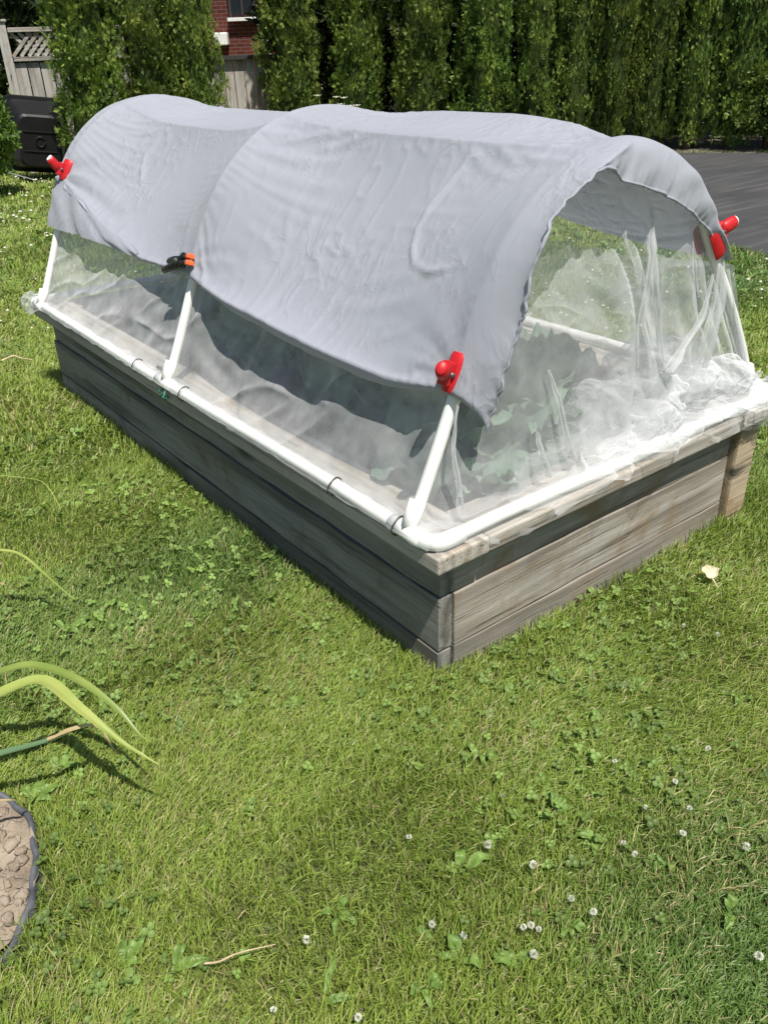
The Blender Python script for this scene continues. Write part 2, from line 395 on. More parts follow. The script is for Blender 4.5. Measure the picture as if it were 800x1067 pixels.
# cap boards
cz = (CAPT+CAPB)/2; ct = CAPT-CAPB
def cap(a, b, wid):
    o = board('cap_board', a, b, ct, wid, M['wood_cap'], bed, 10, .0015, .005); return o
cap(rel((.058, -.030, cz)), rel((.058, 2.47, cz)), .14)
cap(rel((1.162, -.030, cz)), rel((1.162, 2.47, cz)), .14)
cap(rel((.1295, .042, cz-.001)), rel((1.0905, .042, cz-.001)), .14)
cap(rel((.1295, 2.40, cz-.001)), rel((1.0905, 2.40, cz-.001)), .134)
mb = MB(); mb.tube([(0, 0, -.02), (0, 0, .022)], .0022, 8); mb.tube([(0, 0, .022), (0, 0, .025)], .0045, 8)
o = mb.build('nail', M['dark_steel'], bed, True); o.location = rel((.016, -.002, CAPT-.0))
# soil
n = 60; gx, gy = np.meshgrid(np.linspace(FX0+.03, FX1-.03, n), np.linspace(FY0+.03, FY1-.03, n*2), indexing='ij')
gz = SOIL + .03*fbm(gx*5, gy*5, seed=3) + .03*fbm(gx*20, gy*20, seed=5)
o = np_mesh('soil', np.stack([gx-.61, gy-1.22, gz], -1).reshape(-1, 3), grid_faces(n, n*2), M['bedsoil'], bed, True)

# ------------------------------------------------------------------ hoops
HP = np.array([(0, .36), (.065, .50), (.14, .67), (.21, .82), (.275, .915), (.36, .985), (.46, 1.035), (.61, 1.058)], float)
HP = np.concatenate([HP, (np.array([1.22, 0]) + HP[:-1][::-1]*np.array([-1, 1]))])
def catmull(P, k=24):
    Q = np.concatenate([[2*P[0]-P[1]], P, [2*P[-1]-P[-2]]]); out = []
    for i in range(1, len(Q)-2):
        for t in np.linspace(0, 1, k, endpoint=False):
            a, b, c, d = Q[i-1:i+3]
            out.append(.5*((2*b)+(-a+c)*t+(2*a-5*b+4*c-d)*t*t+(-a+3*b-3*c+d)*t**3))
    out.append(P[-1]); return np.array(out)
HN = np.array([(0, .36), (.065, .50), (.14, .67), (.21, .82), (.275, .91), (.36, .975), (.46, 1.020), (.57, 1.032), (.69, 1.000), (.79, .945), (.865, .870), (.93, .780), (1.04, .640), (1.14, .500), (1.222, .36)])
HC1 = catmull(HP); HC = catmull(HN)
_d = np.linalg.norm(np.diff(HC, axis=0), axis=1); HA = np.concatenate([[0], np.cumsum(_d)]); HA -= HA[-1]/2
_d = np.linalg.norm(np.diff(HC1, axis=0), axis=1); HA1 = np.concatenate([[0], np.cumsum(_d)]); HA1 = HA1/HA1[-1]*(HA[-1]-HA[0])+HA[0]
def hoop(a, y=0.0):
    w_ = np.asarray(sstep(.15, 1.1, np.asarray(y, float)))[..., None]
    return np.stack([np.interp(a, HA, HC[:, 0]), np.interp(a, HA, HC[:, 1])], -1)*(1-w_)+np.stack([np.interp(a, HA1, HC1[:, 0]), np.interp(a, HA1, HC1[:, 1])], -1)*w_
def hoopn(a, y=0.0):
    t = hoop(np.asarray(a)+.012, y)-hoop(np.asarray(a)-.012, y); t /= np.linalg.norm(t, axis=-1, keepdims=True)+1e-9
    return np.stack([-t[..., 1], t[..., 0]], -1)
def arc_at_z(z, side=-1):
    h = len(HA)//2
    if side < 0: return float(np.interp(z, HC[:h+1, 1], HA[:h+1]))
    return float(np.interp(-z, -HC[h:, 1], HA[h:]))
def arc_at_x(x): return float(np.interp(x, HC[:, 0], HA))
PR = .0136
HY = (.074, 1.215, 2.375)
frame = empty('hoop_frame', (.61, 1.22, CAPT))
tag(frame, 'white plastic pipe frame of three hoops on the timber bed', 'hoop frame')
frel = lambda p: (p[0]-.61, p[1]-1.22, p[2]-CAPT)
for y in HY:
    pts = [frel((c[0], y, c[1])) for c in hoop(np.linspace(HA[0], HA[-1], 96), y)]
    MB().tube(pts, PR, 16).build('hoop', M['pvc'], frame, True)
X0, X1, Y0, Y1 = -.004, BW+.002, -.004, BL+.006
def ends(a, b, gap=.05):
    a = np.array(a); b = np.array(b); d = (b-a)/np.linalg.norm(b-a); return a+d*gap, b-d*gap
for a, b in (((X0, Y0, PZ), (X0, Y1, PZ)), ((X1, Y0, PZ), (X1, Y1, PZ)), ((X0, Y0, PZ), (X1, Y0, PZ)), ((X0, Y1, PZ), (X1, Y1, PZ))):
    a, b = ends(a, b, .03); k = 9
    sag = [frel(a+(b-a)*t+np.array([0, 0, .004*math.sin(9*t+a[0]*5)])) for t in np.linspace(0, 1, k)]
    MB().tube(sag, PR, 16).build('base_pipe', M['pvc'], frame, True)
for cx, cy_, sx, sy in ((X0, Y0, 1, 1), (X1, Y0, -1, 1), (X0, Y1, 1, -1), (X1, Y1, -1, -1)):
    c = np.array([cx, cy_, PZ]); pts = [c+np.array([0, sy*.075, 0])]
    for t in np.linspace(0, 1, 9):
        th = t*math.pi/2; pts.append(c+np.array([sx*.034*(1-math.cos(th)), sy*.034*(1-math.sin(th)), 0]))
    pts.append(c+np.array([sx*.075, 0, 0]))
    rr = [PR+.004]*len(pts)
    MB().tube([frel(p) for p in pts], rr, 16).build('elbow_fitting', M['pvc'], frame, True)
for y in HY:
    for x in (X0, X1):
        mb = MB(); mb.tube([frel((x, y-.05, PZ)), frel((x, y+.05, PZ))], PR+.0042, 16)
        d = hoop(HA[0]+.05)-hoop(HA[0]); s_ = 1 if x < .5 else -1
        mb.tube([frel((x, y, PZ)), frel((x+s_*.028, y, PZ+.06))], PR+.004, 16)
        mb.build('tee_fitting', M['pvc'], frame, True)

# ------------------------------------------------------------------ grey cloth cover
cover = empty('cloth_cover', (.61, 1.22, .8))
tag(cover, 'light grey cotton sheet clipped over the hoops as shade', 'cover')
crel = np.array([.61, 1.22, .8])
OFF = PR+.010
# left edge height / right edge height along y
ey  = np.array([.0, .074, .25, .45, .65, .93, 1.10, 1.215, 1.40, 1.60, 1.95, 2.20, 2.375, 2.46])
ez  = np.array([.645, .645, .630, .632, .642, .655, .668, .675, .665, .655, .695, .765, .80, .80])
ex  = np.array([.100, .098, .080, .070, .066, .074, .092, .112, .116, .126, .145, .160, .172, .172])
def edgeL(y): return np.stack([np.interp(y, ey, ex), np.interp(y, ey, ez)], -1)
NS, NY = 120, 195
ys = np.concatenate([np.linspace(.074, 2.375, NY-14), np.linspace(2.375, 2.44, 15)[1:]])
yy = np.repeat(ys[:, None], NS, 1)
def cover_rows(ys):
    out = np.zeros((len(ys), NS, 3)); s = np.linspace(0, 1, NS)
    for i, y in enumerate(ys):
        if y <= HY[1]: fr = (y-HY[0])/(HY[1]-HY[0]); amp = 1.0
        else: fr = (y-HY[1])/(HY[2]-HY[1]); amp = 1.0
        fr = min(max(fr, 0), 1)
        wv = (1-abs(2*fr-1)**3.4)*amp
        E = edgeL(y); zr = np.interp(y, [0, .074, .6, 1.2, 2.4], [.735, .735, .74, .78, .80])
        # arch section
        aL = arc_at_z(float(E[1])); aR = arc_at_z(zr, 1); aC = arc_at_x(.47); aD = arc_at_x(.80)
        sC, sD = .36, .64
        a = np.interp(s, [0, sC, sD, 1], [aL, aC, aD, aR])
        P = hoop(a, y) + hoopn(a, y)*OFF
        # hanging section between hoops
        fb = float(sstep(1.2, 1.24, y)); C = np.array([.475+.02*fb, 1.048-.035*fb]); D = np.array([.83, 1.062-.03*fb-.045*(1-float(sstep(.1, .6, y)))]); Rr = hoop(np.array([aR]), y)[0]+hoopn(np.array([aR]), y)[0]*OFF
        Q = np.stack([np.interp(s, [0, sC, sD, 1], [E[0], C[0], D[0], Rr[0]]), np.interp(s, [0, sC, sD, 1], [E[1], C[1], D[1], Rr[1]])], -1)
        # cloth keeps some roundness
        sl = np.clip(s/sC, 0, 1); bul = np.sin(np.pi*sl)
        Q[:, 0] -= (.012-.02*fb)*bul; Q[:, 1] += (.012-.02*fb)*bul
        rr_ = np.clip((s-sD)/(1-sD), 0, 1); Q[:, 0] += .02*np.sin(np.pi*rr_); Q[:, 1] += .02*np.sin(np.pi*rr_)
        P = P*(1-wv) + Q*wv
        k = (1-np.clip(s/.22, 0, 1))**2
        P = P*(1-k[:, None]) + (P + (E-P[0]))*k[:, None]
        # soften the crease
        for _ in range(7): P[1:-1] = .25*P[:-2]+.5*P[1:-1]+.25*P[2:]
        out[i, :, 0] = P[:, 0]; out[i, :, 1] = y; out[i, :, 2] = P[:, 1]
    return out
G = cover_rows(ys)
for _ in range(3): G[1:-1, :, [0, 2]] = .25*G[:-2][:, :, [0, 2]]+.5*G[1:-1][:, :, [0, 2]]+.25*G[2:][:, :, [0, 2]]
# let the slack cloth settle under gravity: held at the hoops, the clamps and two lines along the top
def settle(G, frames=26, slack=.004):
    ny, n_s = G.shape[:2]
    o = np_mesh('settling_cloth', G.reshape(-1, 3), grid_faces(ny, n_s), M['cloth'], None, True)
    P = np.zeros((ny, n_s), bool)
    for h in HY: P[np.abs(ys-h) < .0075] = True
    P[:, -1] = True; P[-1] = True
    for c in (.35, .62): P[:, int(c*n_s)] = True
    soft = np.zeros((ny, n_s), bool); soft[:, 0] = True; soft &= ~P
    ids = np.arange(ny*n_s)
    vg = o.vertex_groups.new(name='pin'); vg.add([int(i) for i in ids[P.reshape(-1)]], 1.0, 'REPLACE'); vg.add([int(i) for i in ids[soft.reshape(-1)]], .45, 'REPLACE')
    md = o.modifiers.new('cloth', 'CLOTH'); q = md.settings
    q.quality = 5; q.mass = .12; q.vertex_group_mass = 'pin'; q.pin_stiffness = 1
    q.tension_stiffness = 25; q.compression_stiffness = 25; q.shear_stiffness = 8; q.bending_model = 'ANGULAR'; q.bending_stiffness = .03
    q.air_damping = 2; q.tension_damping = 15; q.compression_damping = 15; q.shear_damping = 10
    q.shrink_min = -slack; q.shrink_max = -slack
    md.collision_settings.use_self_collision = False; md.collision_settings.use_collision = False
    md.point_cache.frame_start = 1; md.point_cache.frame_end = frames+5
    for f in range(1, frames+1): scene.frame_set(f)
    e = o.evaluated_get(bpy.context.evaluated_depsgraph_get()).data
    V = np.zeros(ny*n_s*3, np.float32); e.vertices.foreach_get('co', V)
    scene.frame_set(1); me = o.data; bpy.data.objects.remove(o); bpy.data.meshes.remove(me)
    return V.reshape(ny, n_s, 3).astype(float)
def double(G, axis):
    G = np.moveaxis(G, axis, 0); n = len(G); out = np.zeros((2*n-1, *G.shape[1:])); out[0::2] = G
    E_ = np.concatenate([[2*G[0]-G[1]], G, [2*G[-1]-G[-2]]]); out[1::2] = (-E_[:-3]+9*E_[1:-2]+9*E_[2:-1]-E_[3:])/16
    return np.moveaxis(out, 0, axis)
G = double(double(settle(G), 0), 1); NS = G.shape[1]; yy = np.repeat(double(ys, 0)[:, None], NS, 1); ys = yy[:, 0].copy()
s2 = np.repeat(np.linspace(0, 1, NS)[None], len(ys), 0); arcm = s2*1.72       # metres along the section
def normals(G):
    du = np.gradient(G, axis=0); dv = np.gradient(G, axis=1); n_ = np.cross(dv, du); n_ /= np.linalg.norm(n_, axis=-1, keepdims=True)+1e-9
    flip = np.sign((n_*(G-np.array([.61, 0, .5])*np.array([1, 0, 1])-np.array([0, 1, 0])*G)).sum(-1).mean()); return n_*flip
def fan(y, a, cy_, ca, k, ph, amp, r0, seed):
    dy, da = y-cy_, a-ca; r = np.hypot(dy, da)+1e-4; th = np.arctan2(da, dy)
    th = th + .35*noise(y*4, a*4, seed=seed)
    w_ = np.sin(k*th+ph+1.3*noise(th*2, r*3, seed=seed+1))
    w_ = w_*(.6+.6*noise(th*3, r*2, seed=seed+2))
    return amp*w_*np.clip(r/.06, 0, 1)*np.exp(-(r/r0)**1.3)
def ridge(y, a, pts, amp, wd):
    d = np.full(y.shape, 9.0)
    for (y0, a0), (y1, a1) in zip(pts[:-1], pts[1:]):
        vx, vy = y1-y0, a1-a0; t = np.clip(((y-y0)*vx+(a-a0)*vy)/(vx*vx+vy*vy), 0, 1)
        d = np.minimum(d, np.hypot(y-y0-t*vx, a-a0-t*vy))
    (ya, aa), (yb, ab) = pts[0], pts[-1]
    tp = np.clip(np.minimum(np.hypot(y-ya, a-aa), np.hypot(y-yb, a-ab))/.07, 0, 1)
    return amp*tp*np.exp(-(d/wd)**2)*(.75+.5*noise(y*9, a*9, seed=77))
W_ = np.zeros(yy.shape)
W_ += fan(yy, arcm, 1.215, .02, 9, .4, .004, .22, 11)          # black clamp
W_ += fan(yy, arcm, .074, .03, 8, 1.1, .0045, .16, 21)          # near red clamp
W_ += fan(yy, arcm, 2.375, .03, 8, .2, .007, .40, 31)          # far red clamp
W_ += fan(yy, arcm, .074, .80, 18, .9, .0035, .40, 41)          # tension lines from the front arch
rid2 = 1-np.abs(noise(yy*26, arcm*11+2*noise(yy*6, arcm*6, seed=74), seed=73))
W_ += .0034*rid2**5*np.clip(noise(yy*3, arcm*2.2, seed=72)+.4, 0, 1)
W_ += .0008*fbm(yy*9, arcm*7, seed=75)
W_ += ridge(yy, arcm, [(.385, .575), (.40, .50), (.415, .42), (.41, .36), (.375, .30), (.34, .265), (.27, .25), (.18, .27)], .008, .008)
W_ += ridge(yy, arcm, [(2.02, .52), (2.05, .42), (2.0, .33), (1.97, .29)], .006, .010)
near_h = np.minimum.reduce([np.abs(yy-h) for h in HY]); W_ *= .35+.65*sstep(.0, .10, near_h)
G = G + normals(G)*W_[..., None]
# bottom edge rolls under (left side)
NR = 9; roll_ = np.zeros((len(ys), NR, 3))
fall = .010+.012*sstep(.1, .5, ys)*sstep(1.2, .8, ys)+.004*noise(ys*6, 0, seed=81)
for k in range(NR):
    th = (k+1)/NR*math.pi*.72
    c = G[:, 0]
    roll_[:, NR-1-k, 0] = c[:, 0]+fall*(1-np.cos(th))*1.1; roll_[:, NR-1-k, 1] = c[:, 1]; roll_[:, NR-1-k, 2] = c[:, 2]-fall*np.sin(th)*1.6+ .003*noise(ys*9, k*.3, seed=82)
G = np.concatenate([roll_, G], 1); nS = NS+NR
# front flap from the near hoop to the gathered hem
hem = [(506, 449, .000), (516, 426, -.010), (523, 398, -.022), (532, 372, -.03), (541, 348, -.036), (548, 310, -.04), (554, 285, -.042), (563, 255, -.042), (575, 230, -.04), (590, 210, -.036), (607, 192, -.03), (623, 179, -.02), (634, 174, -.012), (643, 178, -.002), (650, 189, .006), (668, 193, .010), (690, 201, .018), (706, 211, .024), (722, 222, .036), (735, 236, .046), (746, 252, .054), (755, 270, .066)]
HM = []
for (px, py, Y) in hem:
    d = ray(px, py); t_ = (Y-CP[1])/d[1]; HM.append(CP+d*t_)
HM = np.array(HM); ha = np.concatenate([[0], np.cumsum(np.linalg.norm(np.diff(HM, axis=0), axis=1))]); ha /= ha[-1]
sv = np.linspace(0, 1, nS)
row0 = G[0]; 
ra = np.concatenate([[0], np.cumsum(np.linalg.norm(np.diff(row0, axis=0), axis=1))]); ra /= ra[-1]
Hh = np.stack([np.interp(ra, ha, HM[:, k]) for k in range(3)], -1)
NF = 26; F_ = np.zeros((NF, nS, 3))
for i in range(NF):
    t = i/(NF-1)                                  # 0 hem .. 1 hoop
    out = np.sin(np.pi*t)
    rad2 = row0-np.array([.61, 0, .45]); rad2[:, 1] = 0; rad2 /= np.linalg.norm(rad2, axis=1, keepdims=True)
    ctl = row0+np.array([0, -.045, 0])+rad2*.004; ctl[:, 1] = np.minimum(ctl[:, 1], Hh[:, 1]+.005)
    base = Hh*(1-t)**2+ctl*(2*t*(1-t))+row0*t*t
    # gathers near the elastic, soft folds farther up
    g = np.exp(-t*6.5)
    gat = .0018*np.sin(ra*300+3.5*noise(ra*40, 0, seed=91))*(.6+.5*noise(ra*20, 0, seed=96)) + .005*noise(ra*52, t*3, seed=92)
    fold = .009*noise(ra*8+t*1.5, t*1.2, seed=93)*out + .004*noise(ra*20-t*2, t*2, seed=94)*out
    base[:, 1] += gat*g+fold; base[:, 2] += .4*gat*g
    F_[i] = base
F_[-1] = row0
G = np.concatenate([F_[:-1], G], 0)
sheet = np_mesh('sheet', (G-crel).reshape(-1, 3), grid_faces(G.shape[0], G.shape[1]), M['cloth'], cover, True)
# hem: gathered casing along the flap edge
ht = np.linspace(0, 1, 420); hc = np.stack([np.interp(ht, ha, HM[:, k]) for k in range(3)], -1)
for _ in range(6): hc[1:-1] = .25*hc[:-2]+.5*hc[1:-1]+.25*hc[2:]
hc[:, 1] += .0018*np.sin(ht*300+3.5*noise(ht*40, 0, seed=91))*(.6+.5*noise(ht*20, 0, seed=96))+.005*noise(ht*52, 0, seed=92)
rad = .0030*(1+.15*np.sin(ht*300+3.5*noise(ht*40, 0, seed=91))+.3*noise(ht*90, 0, seed=95)); rad[:3] *= .5; rad[-3:] *= .5
MB().tube([tuple(p-crel) for p in hc], list(rad), 10).build('hem', M['cloth'], cover, True)
# loose corner of the sheet hanging below the far clamp
nu, nv = 60, 24; tt = np.linspace(0, 1, nu); yv = 2.42-(2.42-1.62)*tt
top = edgeL(yv)+np.stack([.014-.022*sstep(.22, .0, tt)*.75, .012-.0*tt], -1)
lowx = np.interp(tt, [0, .12, .25, .6, 1], [.106, .106, .114, .124, .134]); lowz = np.interp(tt, [0, .12, .5, 1], [.655, .652, .655, .648])
FL = np.zeros((nu, nv, 3))
for j in range(nv):
    q = j/(nv-1); FL[:, j, 0] = lowx*(1-q)+top[:, 0]*q - .006*math.sin(math.pi*q)+.006*noise(tt*9+q*2, q*2.0, seed=97); FL[:, j, 1] = yv; FL[:, j, 2] = lowz*(1-q)+top[:, 1]*q
np_mesh('corner_flap', (FL-crel).reshape(-1, 3), grid_faces(nu, nv), M['cloth'], cover, True)

# ------------------------------------------------------------------ insect netting
net = empty('insect_netting', (.61, 1.22, CAPT)); nrel = np.array([.61, 1.22, CAPT])
tag(net, 'sheer white insect netting draped inside the hoops and bunched on the rim', 'netting')
def drape_side(left):
    nu, nv = 220, 90; y = np.linspace(.074, 2.375, nu)[:, None]*np.ones((1, nv)); v = np.linspace(0, 1, nv)[None]*np.ones((nu, 1))
    a = HA[0]+.012+v*(np.where(y < 1.2, arc_at_z(.72), arc_at_z(.675))-HA[0]); P = hoop(a, y); N = hoopn(a, y)
    nearh = np.minimum.reduce([np.abs(y-h) for h in HY])
    d = -.002-.012*v-.045*v*v*sstep(0, .3, nearh)-.018*sstep(0, .3, nearh)*np.sin(np.pi*np.clip(v*1.0, 0, 1))
    d += (.012*noise(y*7+2*noise(y*3, v*2, seed=3), v*2.2, seed=101)+.006*noise(y*19, v*5, seed=102)+.012*(1-np.abs(noise(y*6+v*3, v*1.5, seed=103)))**6)*sstep(.0, .06, nearh)
    G = np.stack([P[..., 0]+N[..., 0]*d, y, P[..., 1]+N[..., 1]*d], -1)
    if not left: G[..., 0] = 1.22-G[..., 0]
    return G
for L_ in (True, False):
    G2 = drape_side(L_); np_mesh('side_drape', (G2-nrel).reshape(-1, 3), grid_faces(*G2.shape[:2]), M['net'], net, True)
# end drapes: hang from the hoop arch with folds
def end_drape(yh, ybot, seed, zb=.372):
    nu, nv = 260, 90; u = np.linspace(0, 1, nu); a = HA[0]+.02+u*(HA[-1]-HA[0]-.04); P = hoop(a, yh)
    G = np.zeros((nu, nv, 3))
    lump = np.interp(P[:, 0], [0, .3, .5, .62, .72, .8, 1, 1.22], [0, 0, .25, .6, 1, .6, .2, 0])
    for j in range(nv):
        q = j/(nv-1); z = P[:, 1]*(1-q)+(zb)*q
        # folds spread from the points where the net is pinched
        fx = P[:, 0]
        f1 = np.interp(fx, [0, .45, .56, .66, .74, .8, .9, 1.05, 1.22], [.02, .03, .55, 1.0, .9, .6, 1.0, .6, .1])
        ph = fx*30+4*noise(fx*3, q*1.2, seed=seed)
        fold = (1-np.abs(noise(fx*(17-5*q)+.8*noise(fx*5, q*2, seed=seed+1), q*.8+seed, seed=seed+2)))**3
        y = yh+(ybot-yh)*q + f1*(.05*fold*q**.7-.01) + .014*noise(fx*12, q*2, seed=seed+3)*q + .006*noise(fx*30, q*6, seed=seed+4)*q
        G[:, j, 0] = fx + .02*f1*noise(fx*9, q*1.5, seed=seed+5)*q; G[:, j, 1] = y; G[:, j, 2] = z
    return G
G3 = end_drape(HY[0]+.012, .035, 120); np_mesh('end_drape', (G3-nrel).reshape(-1, 3), grid_faces(*G3.shape[:2]), M['net'], net, True)
G3 = end_drape(HY[2]-.012, 2.43, 150); np_mesh('end_drape', (G3-nrel).reshape(-1, 3), grid_faces(*G3.shape[:2]), M['net'], net, True)
# long pinched folds of the front drape, standing proud of it
def fold_strip(path, wid, seed):
    k = 60; P = np.array(path, float); t = np.linspace(0, 1, len(P)); tt = np.linspace(0, 1, k)
    C = np.stack([np.interp(tt, t, P[:, i]) for i in range(3)], -1)
    for _ in range(12): C[1:-1] = .25*C[:-2]+.5*C[1:-1]+.25*C[2:]
    G = np.zeros((k, 13, 3))
    for j, q in enumerate(np.linspace(-1, 1, 13)):
        w_ = np.interp(tt, np.linspace(0, 1, len(wid)), wid)
        G[:, j] = C; G[:, j, 0] += q*w_+.003*noise(tt*9, q*2, seed=seed); G[:, j, 1] += -.022*(1-q*q)*np.minimum(1, w_/.02)-.010*np.cos(q*7)*np.minimum(1, w_/.02)
    return G
def pl(px, py, y):
    d = ray(px, py); return CP+d*((y-CP[1])/d[1])
for k, (path, wid) in enumerate([
    ([pl(676, 216, .075), pl(676, 260, .05), pl(672, 300, .045), pl(664, 335, .045), pl(666, 380, .05)], (.004, .012, .008, .012, .03)),
    ([pl(677, 216, .075), pl(679, 290, .04), pl(684, 330, .04), pl(684, 378, .05), pl(690, 400, .06)], (.004, .010, .008, .014, .03)),
    ([pl(750, 262, .07), pl(744, 310, .06), pl(735, 345, .05), pl(726, 385, .05), pl(718, 412, .05)], (.006, .022, .024, .016, .03)),
    ([pl(742, 285, .07), pl(728, 330, .06), pl(708, 362, .05), pl(690, 385, .05)], (.004, .012, .010, .03)),
    ([pl(757, 280, .07), pl(762, 330, .07), pl(770, 370, .07), pl(776, 398, .07)], (.004, .010, .010, .015)),
    ([pl(719, 232, .07), pl(722, 280, .06), pl(727, 310, .06)], (.002, .006, .002)),
    ([pl(648, 210, .07), pl(648, 245, .06), pl(662, 285, .06)], (.002, .006, .002)),
    ([pl(570, 385, .05), pl(580, 415, .04), pl(588, 450, .03), pl(595, 478, .03)], (.003, .007, .007, .012)),
    ([pl(476, 420, .05), pl(470, 470, .03), pl(476, 505, .02), pl(478, 535, .02)], (.003, .006, .008, .012)),
    ([pl(556, 440, .03), pl(562, 470, .02), pl(568, 495, .02)], (.002, .008, .014)),
    ]):
    G4 = fold_strip(path, wid, 160+k); np_mesh('hanging_fold', (G4-nrel).reshape(-1, 3), grid_faces(*G4.shape[:2]), M['net'], net, True)
# gathered heap on the rim: crumpled layers
def crumple(c, sx, sy, hgt, seed, n=170, yawr=0.0):
    u, v = np.meshgrid(np.linspace(-1, 1, n), np.linspace(-1, 1, n), indexing='ij')
    r = np.hypot(u, v); d = np.clip(1-r*.75, 0, 1)
    wu, wv_ = u+.22*noise(u*2, v*2, seed=seed+9), v+.22*noise(u*2, v*2, seed=seed+8)
    def rg(f, s): return 1-np.sqrt(noise(wu*f, wv_*f, seed=s)**2+.004)
    x = u*sx+.30*sx*noise(u*2.3, v*2.3, seed=seed+1)+.10*sx*noise(u*5, v*5, seed=seed+2)
    y = v*sy+.30*sy*noise(u*2.3, v*2.3, seed=seed+3)+.12*sy*noise(u*5, v*5, seed=seed+4)
    z = hgt*(d*.7+.75*(rg(1.7, seed+5)**2.5-.4)+.22*(rg(3.2, seed+6)**3-.3))*np.clip(1.35-r, 0, 1)**.6
    ca, sa = math.cos(yawr), math.sin(yawr)
    G = np.stack([c[0]+x*ca-y*sa, c[1]+x*sa+y*ca, np.maximum(c[2]+z, CAPT+.004)], -1); return G
for k, (c, sx, sy, h, yr) in enumerate([((.80, .14, .372), .30, .17, .10, .1), ((.66, .10, .370), .24, .13, .085, .3), ((.98, .12, .372), .24, .15, .07, -.1), ((.80, .17, .385), .20, .14, .12, .6), ((.52, .06, .365), .24, .10, .05, .1), ((.90, .06, .375), .30, .08, .07, 0), ((.72, .06, .372), .22, .08, .08, 0)]):
    G5 = crumple(c, sx, sy, h, 200+k*20, yawr=yr)
    np_mesh('gathered_fold', (G5-nrel).reshape(-1, 3), grid_faces(*G5.shape[:2]), M['net_heap'], net, True)
rl = random.Random(12)
def lobe(c, rx, ry, rz, seed, n=64):
    u, v = np.meshgrid(np.linspace(0, 2*math.pi, n), np.linspace(.04, math.pi-.04, n), indexing='ij')
    d = np.stack([np.cos(u)*np.sin(v), np.sin(u)*np.sin(v), np.cos(v)], -1); o_ = seed*3.7
    k = 1+.38*noise(d[..., 0]*1.6+o_, d[..., 1]*1.6, d[..., 2]*1.6, seed)+.15*(1-np.abs(noise(d[..., 0]*2.6+o_, d[..., 1]*2.6, d[..., 2]*2.6, seed+1)))**3
    G = np.array(c)+d*np.array([rx, ry, rz])*k[..., None]; G[..., 2] = np.maximum(G[..., 2], CAPT+.004+.004*noise(d[..., 0]*4, d[..., 1]*4, 0, seed)); return G
for k in range(30):
    t = rl.random(); x = .56+.56*t; y = .03+rl.random()*.24*(1-abs(t-.45)); q = rl.uniform(.045, .085)
    G5 = lobe((x, y, .375+rl.random()*.12*(1-abs(t-.5))), q*rl.uniform(.9, 1.5), q*rl.uniform(.7, 1.1), q*rl.uniform(.6, .95), 600+k)
    np_mesh('puffed_fold', (G5-nrel).reshape(-1, 3), grid_faces(*G5.shape[:2]), M['net_heap'], net, True)
# net wrapped over the rim pipe and hanging outside it
def rim_wrap(axis, t0, t1, hang, inner, seed, r=PR+.0035, nt=240):
    t = np.linspace(t0, t1, nt); prof = 34; G = np.zeros((nt, prof, 3))
    h = np.array([hang(x) for x in t]); wob = noise(t*22, 0, seed=seed)
    for j in range(prof):
        q = j/(prof-1)
        if q < .3:   # inside: lies on the cap board
            k = q/.3; o_ = inner*(1-k)+.7*r*k; z = np.full(nt, CAPT+.006-PZ)*(1-k)+(r*.75)*k; off = np.full(nt, o_)
            z = z+.010*np.abs(noise(t*18, k*3, seed=seed+2))*(1-k*.5)
        elif q < .6:
            k = (q-.3)/.3; th = .8-k*2.4; off = np.full(nt, r*math.sin(th)); z = np.full(nt, r*math.cos(th))
        else:
            k = (q-.6)/.4; off = -r-.006*k+(.010*noise(t*16, k*2, seed=seed+3)-.006*wob)*k*np.minimum(1, h/.03); z = -h*k-.0*k
        off = off+.0022*noise(t*32, q*5, seed=seed+4); z = z+.0018*noise(t*28, q*5, seed=seed+5)
        if axis == 'y': G[:, j, 0] = X0+off; G[:, j, 1] = t
        elif axis == 'x': G[:, j, 0] = t; G[:, j, 1] = Y0+off
        elif axis == 'yr': G[:, j, 0] = X1-off; G[:, j, 1] = t
        else: G[:, j, 0] = t; G[:, j, 1] = Y1-off
        G[:, j, 2] = PZ+z
    return G
def hang_front(x):
    a = .052*max(0, math.sin(math.pi*min(1, max(0, (x-.10)/.27))))**.7
    b = .055*max(0, math.sin(math.pi*min(1, max(0, (x-.66)/.16))))**.8
    c = .045*float(sstep(.84, .92, x))+.03*float(sstep(1.0, 1.18, x))
    return .004+max(a, b, c)+.005*float(noise(x*13, 0, seed=7))
def hang_left(y):
    return .001+.004*max(0, float(noise(y*3, 0, seed=9)))+.04*float(sstep(2.30, 2.44, y))
for ax, a0, a1, hf, inn, sd in (('x', -.012, BW+.02, hang_front, .09, 301), ('y', -.012, BL+.02, hang_left, .06, 320), ('yr', -.012, BL+.02, lambda y: .03, .06, 340), ('xf', -.012, BW+.02, lambda y: .03, .06, 360)):
    G6 = rim_wrap(ax, a0, a1, hf, inn, sd); np_mesh('rim_wrap', (G6-nrel).reshape(-1, 3), grid_faces(*G6.shape[:2]), M['net_rim'], net, True)
def blob(c, rx, ry, rz, seed, n=70):
    u, v = np.meshgrid(np.linspace(0, 2*math.pi, n), np.linspace(.05, math.pi-.05, n), indexing='ij')
    d = np.stack([np.cos(u)*np.sin(v), np.sin(u)*np.sin(v), np.cos(v)], -1)
    k = 1+.35*noise(d[..., 0]*3, d[..., 1]*3, d[..., 2]*3, seed)+.2*(1-np.abs(noise(d[..., 0]*6, d[..., 1]*6, d[..., 2]*6, seed+1)))**3
    return np.array(c)+d*np.array([rx, ry, rz])*k[..., None]
